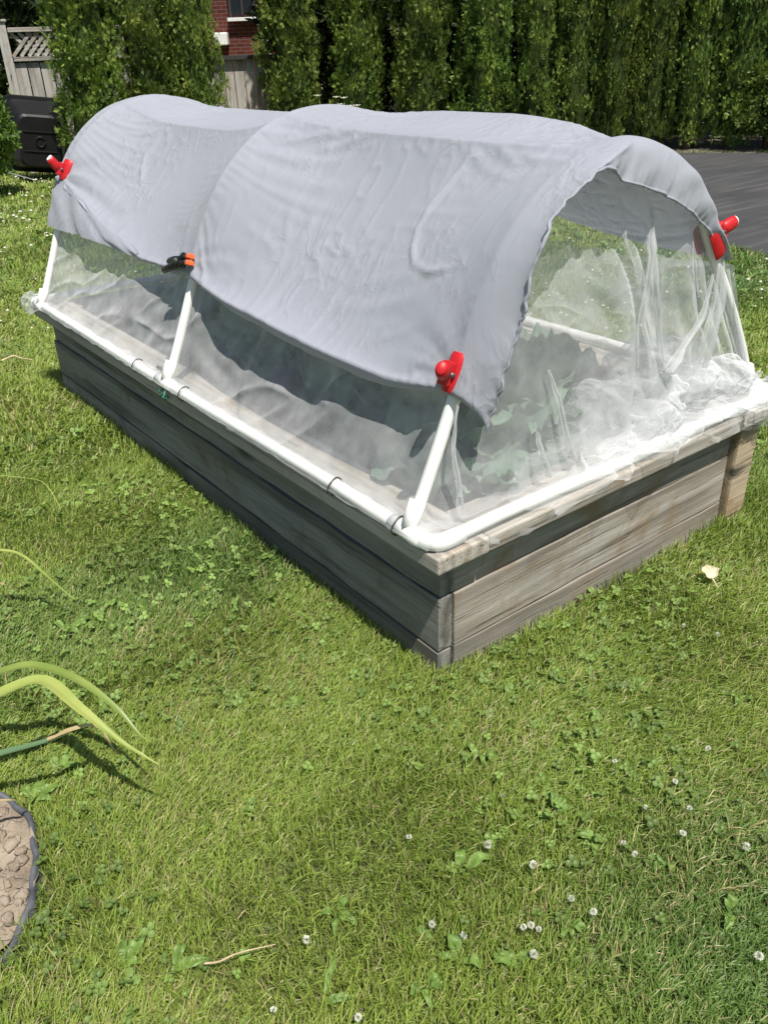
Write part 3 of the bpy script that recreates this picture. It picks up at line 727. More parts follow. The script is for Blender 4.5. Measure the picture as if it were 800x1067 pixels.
for c, rx, ry, rz, sd in (((X0-.004, Y1-.0, PZ-.004), .034, .04, .034, 401), ((X1+.01, Y0+.0, PZ-.006), .04, .05, .04, 411), ((X1-.06, Y0-.012, PZ-.022), .13, .028, .030, 421)):
    G7 = blob(c, rx, ry, rz, sd); np_mesh('gathered_corner', (G7-nrel).reshape(-1, 3), grid_faces(*G7.shape[:2]), M['net_rim'], net, True)

# ------------------------------------------------------------------ clamps
def orient(xa, za):
    """matrix whose X axis is xa and Z axis is za"""
    x = Vector(xa).normalized(); z = Vector(za); z = (z-x*z.dot(x)).normalized(); y = z.cross(x)
    return Matrix((x, y, z)).transposed().to_4x4()
def red_clamp(y, arc, label, tip_dir, capmat='white_tip'):
    P = hoop(np.array([arc]), y)[0]; N = hoopn(np.array([arc]), y)[0]; T = np.array([N[1], -N[0]])
    if T[1] < 0: T = -T
    Mx = orient((T[0], 0, T[1]), (N[0], 0, N[1]))
    root = empty('spring_clamp', (P[0], y, P[1])); root.rotation_euler = Mx.to_euler(); root.scale = (1.2, .92, 1.05)
    tag(root, label, 'clamp', 'red clamps gripping the cover')
    # channel that snaps round the pipe (along local X)
    mb = MB(); n = 18; L = .066; ri, ro = PR+.0125, PR+.019; vs_ = []; f = []
    xs = [-L/2, -L/2+.008, -.012, .012, L/2-.008, L/2]; flare = [.9, 1.0, 1.03, 1.03, 1.0, .9]
    for x, fl in zip(xs, flare):
        for rr in (ri, ro*fl):
            for k in range(n+1):
                a = R(-38)+R(256)*k/n; vs_.append((x, rr*math.cos(a), rr*math.sin(a)))
    st = 2*(n+1)
    for i in range(len(xs)-1):
        for k in range(n):
            a = i*st+k; f.append((a, a+1, a+st+1, a+st)); b = i*st+n+1+k; f.append((b, b+st, b+st+1, b+1))
        for k in (0, n): a = i*st+k; b = a+n+1; f.append((a, b, b+st, a+st))
    for i in (0, len(xs)-1):
        for k in range(n): a = i*st+k; b = a+n+1; f.append((a, b, b+1, a+1))
    mb.add(vs_, f); mb.build('jaw', M['red'], root, True, .0015)
    # hinge block and the lever that sticks out
    mb = MB(); mb.box((-.004, 0, ro+.006), (.040, .026, .018)); mb.build('hinge_block', M['red'], root, False, .004)
    d = Vector(tip_dir).normalized(); a = Vector((-.006, 0, ro+.010)); pts = [a+d*t for t in (0, .014, .026, .036, .044)]
    lever = MB().tube(pts, [.0125, .0145, .0145, .0135, .0125], 16).build('lever', M['red'], root, True)
    b = a+d*.0442; MB().tube([b, b+d*.003, b+d*.005], [.0108, .0108, .009], 16).build('grip_cap', M[capmat], lever, True)
    MB().tube([(-.004, -.019, ro+.004), (-.004, .019, ro+.004)], .0042, 12).build('pivot_pin', M['dark_steel'], root, True)
    mb = MB(); mb.box((-L/2+.016, 0, PR+.0078), (.028, .024, .006)); mb.build('pad', M['black_rub'], root, False, .002)
    return root
red_clamp(HY[0], arc_at_z(.665), 'red spring clamp at the front edge of the sheet above the bare white pipe', (.25, -.75, 1), 'red')
red_clamp(HY[0], arc_at_z(.80, 1), 'red spring clamp sticking out beside the asphalt driveway', (-.25, .15, 1))
red_clamp(HY[2], arc_at_z(.82), 'red spring clamp near the black tub and the lattice fence', (.45, .0, 1))
# black clamp lying along the bed on the middle hoop
P = hoop(np.array([arc_at_z(.675)]), 1.2)[0]; N = hoopn(np.array([arc_at_z(.675)]), 1.2)[0]
root = empty('spring_clamp', (P[0]+N[0]*.044, HY[1], P[1]+N[1]*.044)); root.rotation_euler = orient((0, -1, .28), (N[0], 0, N[1])).to_euler(); root.scale = (1.15, 1.15, 1.15)
tag(root, 'black spring clamp with orange jaw tips on the middle hoop', 'clamp')
for s_ in (1, -1):
    mb = MB(); 
    pts = [(.030, s_*.003, .0), (.012, s_*.010, .004), (-.015, -s_*.004, .006), (-.055, -s_*.010, .006+.004*s_), (-.098, -s_*.013, .004+.006*s_), (-.112, -s_*.012, .002+.004*s_)]
    mb.tube(pts, [.006, .010, .010, .0095, .0085, .005], 10); a = mb.build('lever', M['black'], root, True)
    mb = MB(); mb.box((.035, s_*.008, -.002), (.014, .012, .020)); mb.build('jaw_tip', M['orange'], a, False, .003)
MB().tube([(-.012, 0, -.010), (-.012, 0, .020)], .006, 12).build('pivot_pin', M['dark_steel'], root, True)
hel = [(-.012+.009*math.cos(t), .009*math.sin(t), -.006+.022*t/25) for t in np.linspace(0, 25, 80)]
MB().tube(hel, .0012, 6).build('spring', M['dark_steel'], root, True)

# ties on the long pipe
def ring(y, label, r=PR+.0075, open_=.8, mat='dark_steel', tail=True):
    root_pts = []
    for a in np.linspace(-.6, 2*math.pi*open_-.6, 26): root_pts.append((r*math.cos(a), .003*math.sin(a*2), r*math.sin(a)))
    mb = MB(); mb.tube(root_pts, .0018, 8)
    o = mb.build('wire_tie', M[mat], None, True); o.location = (X0, y, PZ); tag(o, label, 'tie', 'wire hooks round the long base pipe'); return o
ring(1.42, 'dark wire hook on the long pipe just beyond the black peg')
ring(1.09, 'wire hook round the long pipe below the middle hoop')
ring(.10, 'wire hook round the long pipe beside the bed corner elbow')
ring(.33, 'wire hook round the long pipe between the two bare hoop legs')
peg = empty('peg_clip', (.03, 1.335, CAPT+.018)); peg.rotation_euler = (.5, .5, 1.1); tag(peg, 'small black clip on the netting beside the long pipe', 'clip')
for s_ in (1, -1):
    mb = MB(); mb.tube([(-.024, s_*.004, .004), (0, s_*.0055, 0), (.024, s_*.008, .002)], [.005, .0065, .0045], 8); mb.build('clip_leg', M['black'], peg, True)
MB().tube([(0, -.010, 0), (0, .010, 0)], .0035, 8).build('pivot_pin', M['dark_steel'], peg, True)
pts = []
for t in np.linspace(0, 1, 60): pts.append((.018*math.cos(t*15)*(1-.3*t), .05*t-.025+.008*math.sin(t*21), .012*math.sin(t*15+.4)-.012*t))
o = MB().tube(pts, .0028, 6).build('twist_tie', M['green_tie'], None, True); o.location = (X0-.012, 1.20, PZ-.022); tag(o, 'tangled green twist tie hanging under the middle hoop foot', 'tie')

# ------------------------------------------------------------------ vegetables
def cabbage_leaf(L, Wd, droop, seed):
    n_, m_ = 22, 11; u, v = np.meshgrid(np.linspace(0, 1, n_), np.linspace(-1, 1, m_), indexing='ij')
    wid = Wd*np.where(u < .25, .12+.2*u, (.17+1.1*np.sin(np.clip((u-.2)/.8, 0, 1)**.8*math.pi*.94)**.8))*.6
    y = v*wid*(1+.10*noise(u*5, v*3, seed=seed)); th = .95-droop*u
    x = L*u*np.cos(th*.7); z = L*(np.sin(.95)*u-droop*.55*u*u)
    z = z+.35*Wd*np.abs(v)**1.5*np.sin(u*3)+.02*noise(u*7, v*4, seed=seed+1)+.012*noise(u*16, v*9, seed=seed+2)*np.abs(v)
    return np.stack([x, y, z], -1), grid_faces(n_, m_)
def cabbage(c, sc, nl, seed, label):
    root = empty('cabbage_plant', c); tag(root, label, 'vegetable plant', 'vegetables under the netting')
    rr = random.Random(seed)
    for k in range(nl+7):
        V, F = cabbage_leaf(.15*sc*rr.uniform(.65, 1.15), .125*sc*rr.uniform(.7, 1.15), rr.uniform(.25, 1.45), seed*31+k)
        a = k*2.4+rr.uniform(-.3, .3); ca, sa = math.cos(a), math.sin(a); V = V.reshape(-1, 3)
        V = np.stack([V[:, 0]*ca-V[:, 1]*sa, V[:, 0]*sa+V[:, 1]*ca, V[:, 2]*rr.uniform(.8, 1.25)+.03*k/nl], -1)
        np_mesh('leaf', V, F, M['cabbage'], root, True)
    MB().tube([(0, 0, -.03), (0, 0, .05)], [.012, .008], 8).build('stem', M['cabbage'], root, True)
cabbage((.46, .33, SOIL), 1.55, 13, 1, 'largest blue green brassica nearest the front netting')
cabbage((.82, .50, SOIL), 1.15, 10, 2, 'leafy brassica in front of the far base pipe, half in shade')
cabbage((.98, .74, SOIL), 1.0, 8, 3, 'dark leaved brassica against the far base pipe')
cabbage((.38, .80, SOIL), 1.25, 10, 4, 'small brassica behind the long side netting')
cabbage((.38, 1.36, SOIL), 1.25, 10, 5, 'small brassica inside the netting near the middle hoop')
cabbage((.36, 1.86, SOIL), 1.25, 10, 6, 'brassica in the far half of the bed beyond the middle hoop')
cabbage((.27, .24, SOIL), 1.2, 6, 8, 'low brassica nearest the bed corner under the netting')
cabbage((.60, .40, SOIL), 1.5, 9, 9, 'tall brassica between the front hoop and the gathered netting')
cabbage((.85, 1.25, SOIL), 1.3, 10, 7, 'brassica in the shaded centre of the bed')

# ------------------------------------------------------------------ ground, driveway, soil
def sheet_poly(name, pts, z, mat, kind='structure'):
    me = bpy.data.meshes.new(name); me.from_pydata([(x, y, z) for x, y in pts], [], [tuple(range(len(pts)))]); me.materials.append(mat)
    o = bpy.data.objects.new(name, me); COL.objects.link(o); tag(o, kind=kind); return o
sheet_poly('ground', [(-150, -150), (150, -150), (150, 150), (-150, 150)], -.012, M['lawn'])
HA_, HB_ = np.array([9.45, 4.55]), np.array([6.05, 9.15])          # hedge line
hd = (HB_-HA_)/np.linalg.norm(HB_-HA_); hn = np.array([-hd[1], hd[0]]); hn = hn if hn@(CP[:2]-HA_) > 0 else -hn
e0 = HA_+hn*.45-hd*9; e1 = HA_+hn*.45+hd*5.0
DRV = [(2.9, -9.0), (3.75, -1.2), (4.22, 1.69), (4.55, 3.4), (5.0, 5.6), (e1[0], e1[1]), (e0[0], e0[1])]
sheet_poly('driveway', DRV, -.004, M['asphalt'])
a0, a1 = HA_-hd*9, HA_+hd*7
sheet_poly('hedge_soil', [tuple(a0+hn*.45), tuple(a1+hn*.45), tuple(a1-hn*1.3), tuple(a0-hn*1.3)], -.004, M['hedgesoil'])
# round flower bed in the lawn
SC = np.array([-1.06, .165]); SR = .25
ang = np.linspace(0, 2*math.pi, 72, endpoint=False)
n_ = 40; rr_, aa_ = np.meshgrid(np.linspace(0, 1, n_), np.linspace(0, 2*math.pi, 90), indexing='ij')
X_ = rr_*SR*np.cos(aa_); Y_ = rr_*SR*np.sin(aa_)
Z_ = .012+.016*fbm(X_*14+3, Y_*14, seed=12)+.012*fbm(X_*40, Y_*40, seed=13)
o = np_mesh('flowerbed_soil', np.stack([X_, Y_, Z_], -1).reshape(-1, 3), grid_faces(n_, 90), M['drysoil'], None, True); o.location = (SC[0], SC[1], 0); tag(o, kind='structure')
rimp = [(SC[0]+(SR+.006*math.sin(5*a)+.003*math.sin(17*a))*math.cos(a), SC[1]+(SR+.006*math.sin(5*a)+.003*math.sin(17*a))*math.sin(a)) for a in np.linspace(0, 2*math.pi, 97)]
mb = MB(); vs_ = []; f = []
sec = [(-.004, -.02), (-.006, .012), (-.004, .019), (.001, .020), (.005, .015), (.006, -.02)]
for i, (x, y) in enumerate(rimp[:-1]):
    d = np.array([x, y])-SC; d /= np.linalg.norm(d)
    for (q, z) in sec: vs_.append((x+d[0]*q, y+d[1]*q, z+.004*math.sin(i*.9)+.004*math.sin(i*.37)))
k = len(sec); N_ = len(rimp)-1
for i in range(N_):
    for j in range(k-1): f.append((i*k+j, i*k+j+1, ((i+1) % N_)*k+j+1, ((i+1) % N_)*k+j))
mb.add(vs_, f); o = mb.build('bed_edging', M['edging'], None, True); tag(o, 'dark plastic edging curved round the dry soil patch', 'edging')

g = np.random.default_rng(44); Vs, Fs, b = [], [], 0
ico = bmesh.new(); bmesh.ops.create_icosphere(ico, subdivisions=2, radius=1); IV = np.array([v.co[:] for v in ico.verts]); IF = np.array([[v.index for v in f.verts] for f in ico.faces]); ico.free()
for k in range(700):
    q = (SR-.012)*math.sqrt(g.uniform(0, 1)); a = g.uniform(0, 6.28); r_ = .0015+.013*g.uniform(0, 1)**3.5
    V = IV*(1+.45*noise(IV[:, 0]*1.3+k*3.1, IV[:, 1]*1.3, IV[:, 2]*1.3, 9))[:, None]*np.array([r_*g.uniform(.8, 1.5), r_*g.uniform(.8, 1.5), r_*.75])
    x, y = q*math.cos(a), q*math.sin(a); zz = .012+.016*float(fbm(x*14+3, y*14, seed=12))+.012*float(fbm(x*40, y*40, seed=13))
    Vs.append(V+np.array([SC[0]+x, SC[1]+y, zz+r_*.2])); Fs.append(IF+b); b += len(IV)
o = np_mesh('soil_clods', np.concatenate(Vs), np.concatenate(Fs), M['drysoil'], None, True); tag(o, kind='stuff')
# ------------------------------------------------------------------ grass
def in_poly(x, y, poly):
    c = np.zeros(x.shape, bool); n = len(poly)
    for i in range(n):
        (x0, y0), (x1, y1) = poly[i], poly[(i+1) % n]
        k = ((y0 > y) != (y1 > y)) & (x < (x1-x0)*(y-y0)/((y1-y0)+1e-12)+x0); c ^= k
    return c
def scatter(r0, r1, dens, half, seed, lo=0.0):
    g = np.random.default_rng(seed); n = int((half-lo)*(r1*r1-r0*r0)*dens)
    r = np.sqrt(g.uniform(r0*r0, r1*r1, n)); a = yaw+g.uniform(lo, half, n)*np.where(g.uniform(0, 1, n) < .5, -1, 1)
    x = CP[0]+r*np.cos(a); y = CP[1]+r*np.sin(a)
    k = ~((x > FX0-.012) & (x < FX1+.01) & (y > FY0-.012) & (y < FY1+.01)) & ~in_poly(x, y, DRV) & (np.hypot(x-SC[0], y-SC[1]) > SR+.004)
    hq = (np.stack([x, y], -1)-HA_)@hn; k &= hq > .4
    return x[k], y[k], g
def blades(x, y, g, L, Wd):
    n = len(x)
    fl = 6.0*noise(x*1.1, y*1.1, seed=501)+2.5*noise(x*3.5, y*3.5, seed=502)
    th = fl+g.normal(0, 1.5, n)
    patch = fbm(x*1.6, y*1.6, seed=503, o=3); pd = fbm(x*5, y*5, seed=504, o=3)
    flat = np.clip(.55+.5*noise(x*2.2, y*2.2, seed=505), .1, .95)
    hgt = L*g.uniform(.55, 1.15, n)*(1+.35*pd)
    near_bed = np.exp(-np.clip(np.maximum.reduce([FX0-x, x-FX1, FY0-y, y-FY1, np.zeros(n)]), 0, 1)/.05); hgt *= 1+.5*near_bed
    lean = np.clip(g.normal(.90+.35*flat, .32, n), .1, 1.45)*(1-.4*near_bed)
    dx, dy = np.cos(th), np.sin(th); w_ = Wd*g.uniform(.6, 1.25, n)
    ph = g.uniform(0, math.pi, n); sx, sy = -np.sin(th+.5*np.sin(ph)), np.cos(th+.5*np.sin(ph))
    V = np.zeros((n, 7, 3)); ts = (0, .4, .75, 1.0)
    px = np.zeros(n); pz = np.zeros(n); prev = 0
    idx = 0
    for t in ts:
        seg = (t-prev)*hgt; an = lean*(.35+.95*t)
        px = px+seg*np.sin(an); pz = pz+seg*np.cos(an); prev = t
        zz = np.maximum(pz, .002+.004*t)
        ww = w_*(1-.55*t**2)/2
        if t < 1:
            V[:, idx] = np.stack([x+dx*px-sx*ww, y+dy*px-sy*ww, zz-(.012 if t == 0 else 0)], -1)
            V[:, idx+1] = np.stack([x+dx*px+sx*ww, y+dy*px+sy*ww, zz-(.012 if t == 0 else 0)+.0006], -1); idx += 2
        else: V[:, 6] = np.stack([x+dx*px, y+dy*px, zz], -1)
    b = (np.arange(n)*7)[:, None]
    Fq = np.concatenate([b+np.array([[0, 1, 3, 2]]), b+np.array([[2, 3, 5, 4]])]); Ft = b+np.array([[4, 5, 6]])
    # colours: deep green, yellow green, straw
    A = np.array([.160, .240, .036]); B = np.array([.285, .355, .070]); C = np.array([.42, .36, .17]); D = np.array([.085, .165, .045])
    k = np.clip(.55+.40*patch+g.normal(0, .28, n), 0, 1)[:, None]
    c = A*(1-k)+B*k
    cool = np.clip(noise(x*1.3+9, y*1.3, seed=507)-.15, 0, 1)[:, None]*1.2; c = c*(1-cool)+D*cool*1.1
    dry = (g.uniform(0, 1, n) < np.clip(.06+.22*np.clip(pd+.15, 0, 1)*np.clip(fbm(x*2.7, y*2.7, seed=506)+.25, 0, 1)*2, 0, .6))[:, None]
    c = np.where(dry, C*g.uniform(.7, 1.2, (n, 1)), c); c = c*g.uniform(.8, 1.2, (n, 1))
    return V, Fq, Ft, np.repeat(c, 7, 0)
VV, QQ, TT, CC = [], [], [], []; base = 0
for (r0, r1, dens, half, L, Wd, sd, *lo) in ((0, .55, 9000, math.pi, .04, .0035, 11), (.55, 2.8, 9000, 1.6, .04, .004, 12, .75), (2.8, 6.0, 3000, 1.3, .045, .0075, 13, .69), (6.0, 13.0, 900, 1.1, .05, .013, 14, .66), (.55, 1.7, 60000, .78, .037, .0017, 1), (1.7, 2.8, 38000, .72, .037, .0021, 2), (2.8, 5.0, 12000, .70, .042, .0042, 3), (5.0, 8.0, 3600, .68, .046, .0075, 4), (8.0, 13.0, 1000, .66, .05, .013, 5)):
    x, y, g = scatter(r0, r1, dens, half, sd, *lo); V, q, t, c = blades(x, y, g, L, Wd)
    VV.append(V.reshape(-1, 3)); QQ.append(q+base); TT.append(t+base); CC.append(c); base += len(V)*7
o = np_mesh('grass', np.concatenate(VV), [np.concatenate(QQ), np.concatenate(TT)], M['grass'], None, True, np.concatenate(CC)); tag(o, kind='stuff')

# clover leaves between the blades
def clover_cover():
    Vs, Fs, Cs = [], [], []; b = 0
    for (r0, r1, dens, half, sc, sd) in ((.6, 2.6, 2600, .75, 1.0, 61), (2.6, 6.0, 500, .68, 1.5, 62), (6, 12, 130, .66, 2.4, 63)):
        x, y, g = scatter(r0, r1, dens, half, sd)
        pr = np.clip(fbm(x*2.2+5, y*2.2, seed=520, o=3)*1.5+.0+.16*sstep(-.35, .3, x), .01, .35)
        k = g.uniform(0, 1, len(x)) < pr; x, y = x[k], y[k]; n = len(x)
        hz = g.uniform(.008, .026, n); a0 = g.uniform(0, 6.28, n); rad = g.uniform(.0035, .0065, n)*sc; tx, ty = g.normal(0, .35, n), g.normal(0, .35, n)
        br = g.uniform(.7, 1.25, (n, 1))*np.array([[.16, .24, .055]])*(1+.4*noise(x*3, y*3, seed=522)[:, None])
        for l in range(3):
            al = a0+l*2.094; cx, cy2 = np.cos(al)*rad*1.05, np.sin(al)*rad*1.05
            P = [np.stack([x+cx*.1, y+cy2*.1, hz], -1)]
            for q in range(7):
                aa = math.pi*2*q/7+.2; lx = cx+rad*np.cos(al+aa)*(.95); ly = cy2+rad*np.sin(al+aa)*.95
                P.append(np.stack([x+lx, y+ly, hz+tx*lx+ty*ly+.0022*sc], -1))
            V = np.stack(P, 1); V[:, 0, :] = np.stack([x+cx, y+cy2, hz+tx*cx+ty*cy2], -1)
            i = (np.arange(n)*8)[:, None]+b
            for q in range(7): Fs.append(i+np.array([[0, 1+q, 1+(q+1) % 7]]))
            Vs.append(V.reshape(-1, 3)); Cs.append(np.repeat(br, 8, 0)); b += n*8
    o = np_mesh('clover_leaves', np.concatenate(Vs), np.concatenate(Fs), M['clover'], None, False, np.concatenate(Cs)); tag(o, kind='stuff')
clover_cover()

# clover flower heads: nearest ones each a thing, the dotted mass far off as one
def clover_head(r):
    mb = MB(); rr = random.Random(3)
    for k in range(46):
        z = 1-2*(k+.5)/46*.82; a = k*2.39996; q = math.sqrt(max(0, 1-z*z)); d = Vector((q*math.cos(a), q*math.sin(a), z))
        s_ = d.orthogonal().normalized(); u_ = d.cross(s_); b = d*r*.45; e = d*r*rr.uniform(.9, 1.15)+Vector((0, 0, r*.25*(1-z)*.3))
        w_ = r*.17
        mb.add([b-s_*w_*.5, b+s_*w_*.5, e+s_*w_+u_*w_*.3, e+d*r*.12, e-s_*w_+u_*w_*.3], [(0, 1, 2, 3, 4)])
    return mb
flower_spots = [(523, 829), (426, 872), (508, 880), (703, 814), (672, 841), (718, 842), (649, 878), (555, 901), (595, 936), (553, 964), (561, 968), (545, 966), (450, 963), (483, 975), (556, 994), (790, 996), (777, 882), (661, 890), (319, 979), (285, 1052), (711, 868), (618, 950), (373, 1060), (712, 652), (747, 661), (640, 793), (737, 780)]
head = clover_head(.0066).build('clover_flower', M['petal'], None, False)
head_me = head.data
stem_me = MB().tube([(0, 0, -.045), (.003, .002, -.02), (0, 0, 0)], .0011, 6).build('stem', M['weed'], head, True)
loc_txt = {0: 'white clover flower alone in mid lawn below the bed corner', 15: 'large white clover flower at the right edge of the lawn', 18: 'white clover flower beside the dry twig', 19: 'white clover flower lowest in the lawn, at the bottom edge'}
for i, (px, py) in enumerate(flower_spots):
    o = head if i == 0 else head.copy()
    if i:
        COL.objects.link(o); st = stem_me.copy(); COL.objects.link(st); st.parent = o
    p = gnd(px, py, .034); o.location = p; s_ = random.uniform(.6, 1.0); o.scale = (s_, s_, s_); o.rotation_euler = (random.uniform(-.35, .35), random.uniform(-.35, .35), random.uniform(0, 6))
    tag(o, loc_txt.get(i, 'small round white clover flower head among the grass'), 'clover flower', 'white clover flowers dotted in the near lawn')
def far_clover():
    x, y, g = scatter(2.6, 12, 26, .66, 71)
    pr = np.where(x > 1.3, .9, np.where(y > 3.2, 1.0, .10)); k = g.uniform(0, 1, len(x)) < pr*np.clip(.5+fbm(x*1.2, y*1.2, seed=530)*1.4, .05, 1); x, y = x[k], y[k]; n = len(x)
    Vs = []; Fs = []; b = 0
    r = g.uniform(.006, .012, n)*np.clip(np.hypot(x-CP[0], y-CP[1])/6, .9, 1.5); z = g.uniform(.035, .055, n)
    oc = [(1, 0, 0), (.5, .87, 0), (-.5, .87, 0), (-1, 0, 0), (-.5, -.87, 0), (.5, -.87, 0), (0, 0, .8), (0, 0, -.7)]
    V = np.stack([np.stack([x+r*a, y+r*c, z+r*d], -1) for a, c, d in oc], 1).reshape(-1, 3); i = (np.arange(n)*8)[:, None]
    F = np.concatenate([i+np.array([[q, (q+1) % 6, 6]]) for q in range(6)]+[i+np.array([[(q+1) % 6, q, 7]]) for q in range(6)])
    o = np_mesh('clover_blossom', V, F, M['petal'], None, False); tag(o, kind='stuff')
far_clover()

# broad weed leaves
def strap(path, width, n=28, m=5, fold=.25, wob=0.0, seed=0, wk=1.0):
    P = np.array(path, float); t = np.linspace(0, 1, len(P)); tt = np.linspace(0, 1, n)
    C = catmull(P, 12); ct_ = np.concatenate([[0], np.cumsum(np.linalg.norm(np.diff(C, axis=0), axis=1))]); ct_ /= ct_[-1]
    C = np.stack([np.interp(tt, ct_, C[:, i]) for i in range(3)], -1)
    T = np.gradient(C, axis=0); T /= np.linalg.norm(T, axis=1, keepdims=True)+1e-9
    up = np.array([0, 0, 1.0]); side = np.cross(T, up); side /= np.linalg.norm(side, axis=1, keepdims=True)+1e-9; nn = np.cross(side, T)
    wv = wk*np.interp(tt, np.linspace(0, 1, len(width)), width); G = np.zeros((n, m, 3))
    for j, q in enumerate(np.linspace(-1, 1, m)):
        G[:, j] = C+side*(q*wv)[:, None]+nn*((abs(q)*fold*wv)+wob*noise(tt*8, q*2+seed, seed=seed))[:, None]
    return G
def weed(px, py, leaves, label, seed, sc=1.0, mat='weed'):
    c = gnd(px, py); root = empty('broadleaf_weed', c); tag(root, label, 'weed', 'broad leaved weeds in the lawn'); rr = random.Random(seed)
    for k, (a, L, w_) in enumerate(leaves):
        L *= sc*.85; w_ *= sc*.85; d = np.array([math.cos(a), math.sin(a), 0])
        path = [np.array([0, 0, .004]), d*L*.3+np.array([0, 0, .014]), d*L*.7+np.array([0, 0, .019+rr.uniform(-.006, .008)]), d*L+np.array([0, 0, .010])]
        G8 = strap(path, (.002, w_*.45, w_, w_*.95, w_*.6, .001), 20, 7, .18, .003, seed+k)
        np_mesh('leaf', G8.reshape(-1, 3), grid_faces(*G8.shape[:2]), M[mat], root, True)
RA = math.atan2(RT[1], RT[0])           # ground angle that reads as rightwards in the picture
weed(478, 912, [(RA+2.9, .03, .012), (RA+.4, .075, .012), (RA+1.4, .05, .011)], 'broad flat weed with three leaves and a dark shadow hole', 1, 1.0)
weed(476, 1003, [(RA+1.7, .045, .013), (RA-.5, .05, .010), (RA+3.0, .035, .009)], 'upright oval weed leaf beside a flat one', 2)
weed(130, 1010, [(RA+1.8, .055, .008), (RA+1.1, .07, .012), (RA+.1, .03, .008)], 'two tall pale weed stalks left of the twig', 3)
weed(35, 835, [(RA+.5, .07, .013), (RA+1.3, .05, .012), (RA-.2, .05, .010), (RA+2.4, .05, .010)], 'bright green weed clump beside the dark edging', 4)
weed(60, 808, [(RA+1.0, .05, .011), (RA+2.0, .05, .010), (RA+.2, .06, .010)], 'leafy weed under the arching strap leaves', 5)
weed(70, 660, [(RA+.7, .08, .014), (RA+2.6, .05, .010), (RA-.4, .05, .009)], 'ragged weed with upturned leaf above the strap leaf plant', 6)
weed(335, 1050, [(RA+1.3, .10, .007), (RA+.2, .06, .007)], 'long narrow weed blade at the bottom edge', 7)
weed(180, 1015, [(RA+.3, .07, .011), (RA+1.2, .05, .011)], 'flat weed just above the dry twig end', 8)
for k, (px, py) in enumerate([(590, 965), (540, 1010), (760, 955), (620, 880), (690, 900), (350, 955), (310, 740), (660, 720), (500, 790), (770, 730), (440, 1030), (250, 850), (580, 850), (220, 600), (330, 670)]):
    rr = random.Random(k+40); weed(px, py, [(rr.uniform(0, 6.28), rr.uniform(.025, .05), rr.uniform(.006, .011)) for _ in range(rr.randint(3, 5))], 'small low broadleaf weed half hidden in the grass', 50+k*7)

# strap leaved plant at the left edge
plant = empty('strap_leaf_plant', (-1.10, .42, 0)); tag(plant, 'clump of long arching strap leaves, some yellowing, reaching in over the lawn', 'garden plant')
pr_ = np.array([-1.10, .42, 0])
def leafpx(pts, width, mat, root_xy=(-1.10, .42), **kw):
    P = [gnd(x, y, h) for x, y, h in pts]; b = np.array([root_xy[0], root_xy[1], 0.0]); f0 = P[0]
    P = [b, b*.55+f0*.45+np.array([0, 0, .06]), *P]
    G8 = strap([p-pr_ for p in P], width, 60, 7, .35, wk=1.2, **kw); np_mesh('leaf', G8.reshape(-1, 3), grid_faces(*G8.shape[:2]), M[mat], plant, True)
leafpx([(-40, 712, .22), (0, 701, .245), (35, 694, .255), (80, 708, .25), (120, 737, .22), (145, 765, .185), (158, 773, .17)], (.004, .007, .0085, .009, .009, .0075, .005, .001), 'iris')
leafpx([(-40, 745, .22), (0, 724, .25), (45, 710, .255), (85, 740, .235), (125, 772, .20), (150, 788, .18), (166, 797, .168)], (.005, .007, .009, .0105, .0115, .010, .006, .001), 'iris_yel', wob=.001, seed=3)
leafpx([(-45, 800, .12), (0, 786, .15), (50, 772, .165), (85, 757, .17)], (.004, .008, .010, .009, .006, .003), 'iris_blue')
P = [gnd(x, y, h)-pr_ for x, y, h in ((50, 772, .166), (72, 762, .17), (92, 756, .172), (106, 760, .165), (114, 774, .14), (124, 786, .12))]
G8 = strap(P, (.004, .006, .004, .0025, .002, .001), 40, 5, .6, wob=.002, seed=5); np_mesh('leaf', G8.reshape(-1, 3), grid_faces(*G8.shape[:2]), M['iris_dry'], plant, True)
leafpx([(-40, 500, .17), (0, 496, .19), (25, 498, .18), (42, 501, .165), (52, 510, .14), (63, 529, .09)], (.004, .005, .006, .004, .003, .0015, .001), 'iris_yel', (-1.02, .85))
leafpx([(-30, 580, .20), (4, 574, .21), (25, 580, .19), (45, 597, .15), (78, 625, .08)], (.004, .005, .006, .0055, .004, .001), 'iris_yel', (-1.05, .62))
leafpx([(-20, 615, .2), (5, 609, .2), (9, 620, .17), (8, 630, .14), (-4, 640, .10)], (.003, .004, .004, .003, .002, .001), 'iris_dry', (-1.08, .55))
leafpx([(-60, 850, .09), (-20, 838, .11), (10, 834, .10), (30, 836, .06)], (.004, .006, .006, .004, .001), 'iris_dry', (-1.12, .3))

# twig, dry leaf, straw
def stick(name, pts, r, label, cat, mat='twig'):
    P = [gnd(x, y, h) for x, y, h in pts]; c = np.mean(P, axis=0); k = catmull(np.array(P)-c, 8)
    o = MB().tube(k, list(np.linspace(r, r*.5, len(k))), 7).build(name, M[mat], None, True); o.location = c; tag(o, label, cat)
stick('twig', [(213, 1004, .036), (228, 1002, .04), (243, 995, .045), (260, 990, .042), (287, 984, .036)], .0018, 'thin pale dry twig lying on the grass', 'twig')
stick('straw_stem', [(2, 376, .05), (14, 371, .06), (22, 373, .055), (34, 375, .05)], .005, 'dry straw stem on the lawn left of the bed', 'straw')
dl = empty('dry_leaf', gnd(738, 597, .04)); tag(dl, 'pale curled dry leaf lying on the lawn near the wooden post', 'leaf')
n_, m_ = 14, 12; u, v = np.meshgrid(np.linspace(0, 1, n_), np.linspace(-1, 1, m_), indexing='ij')
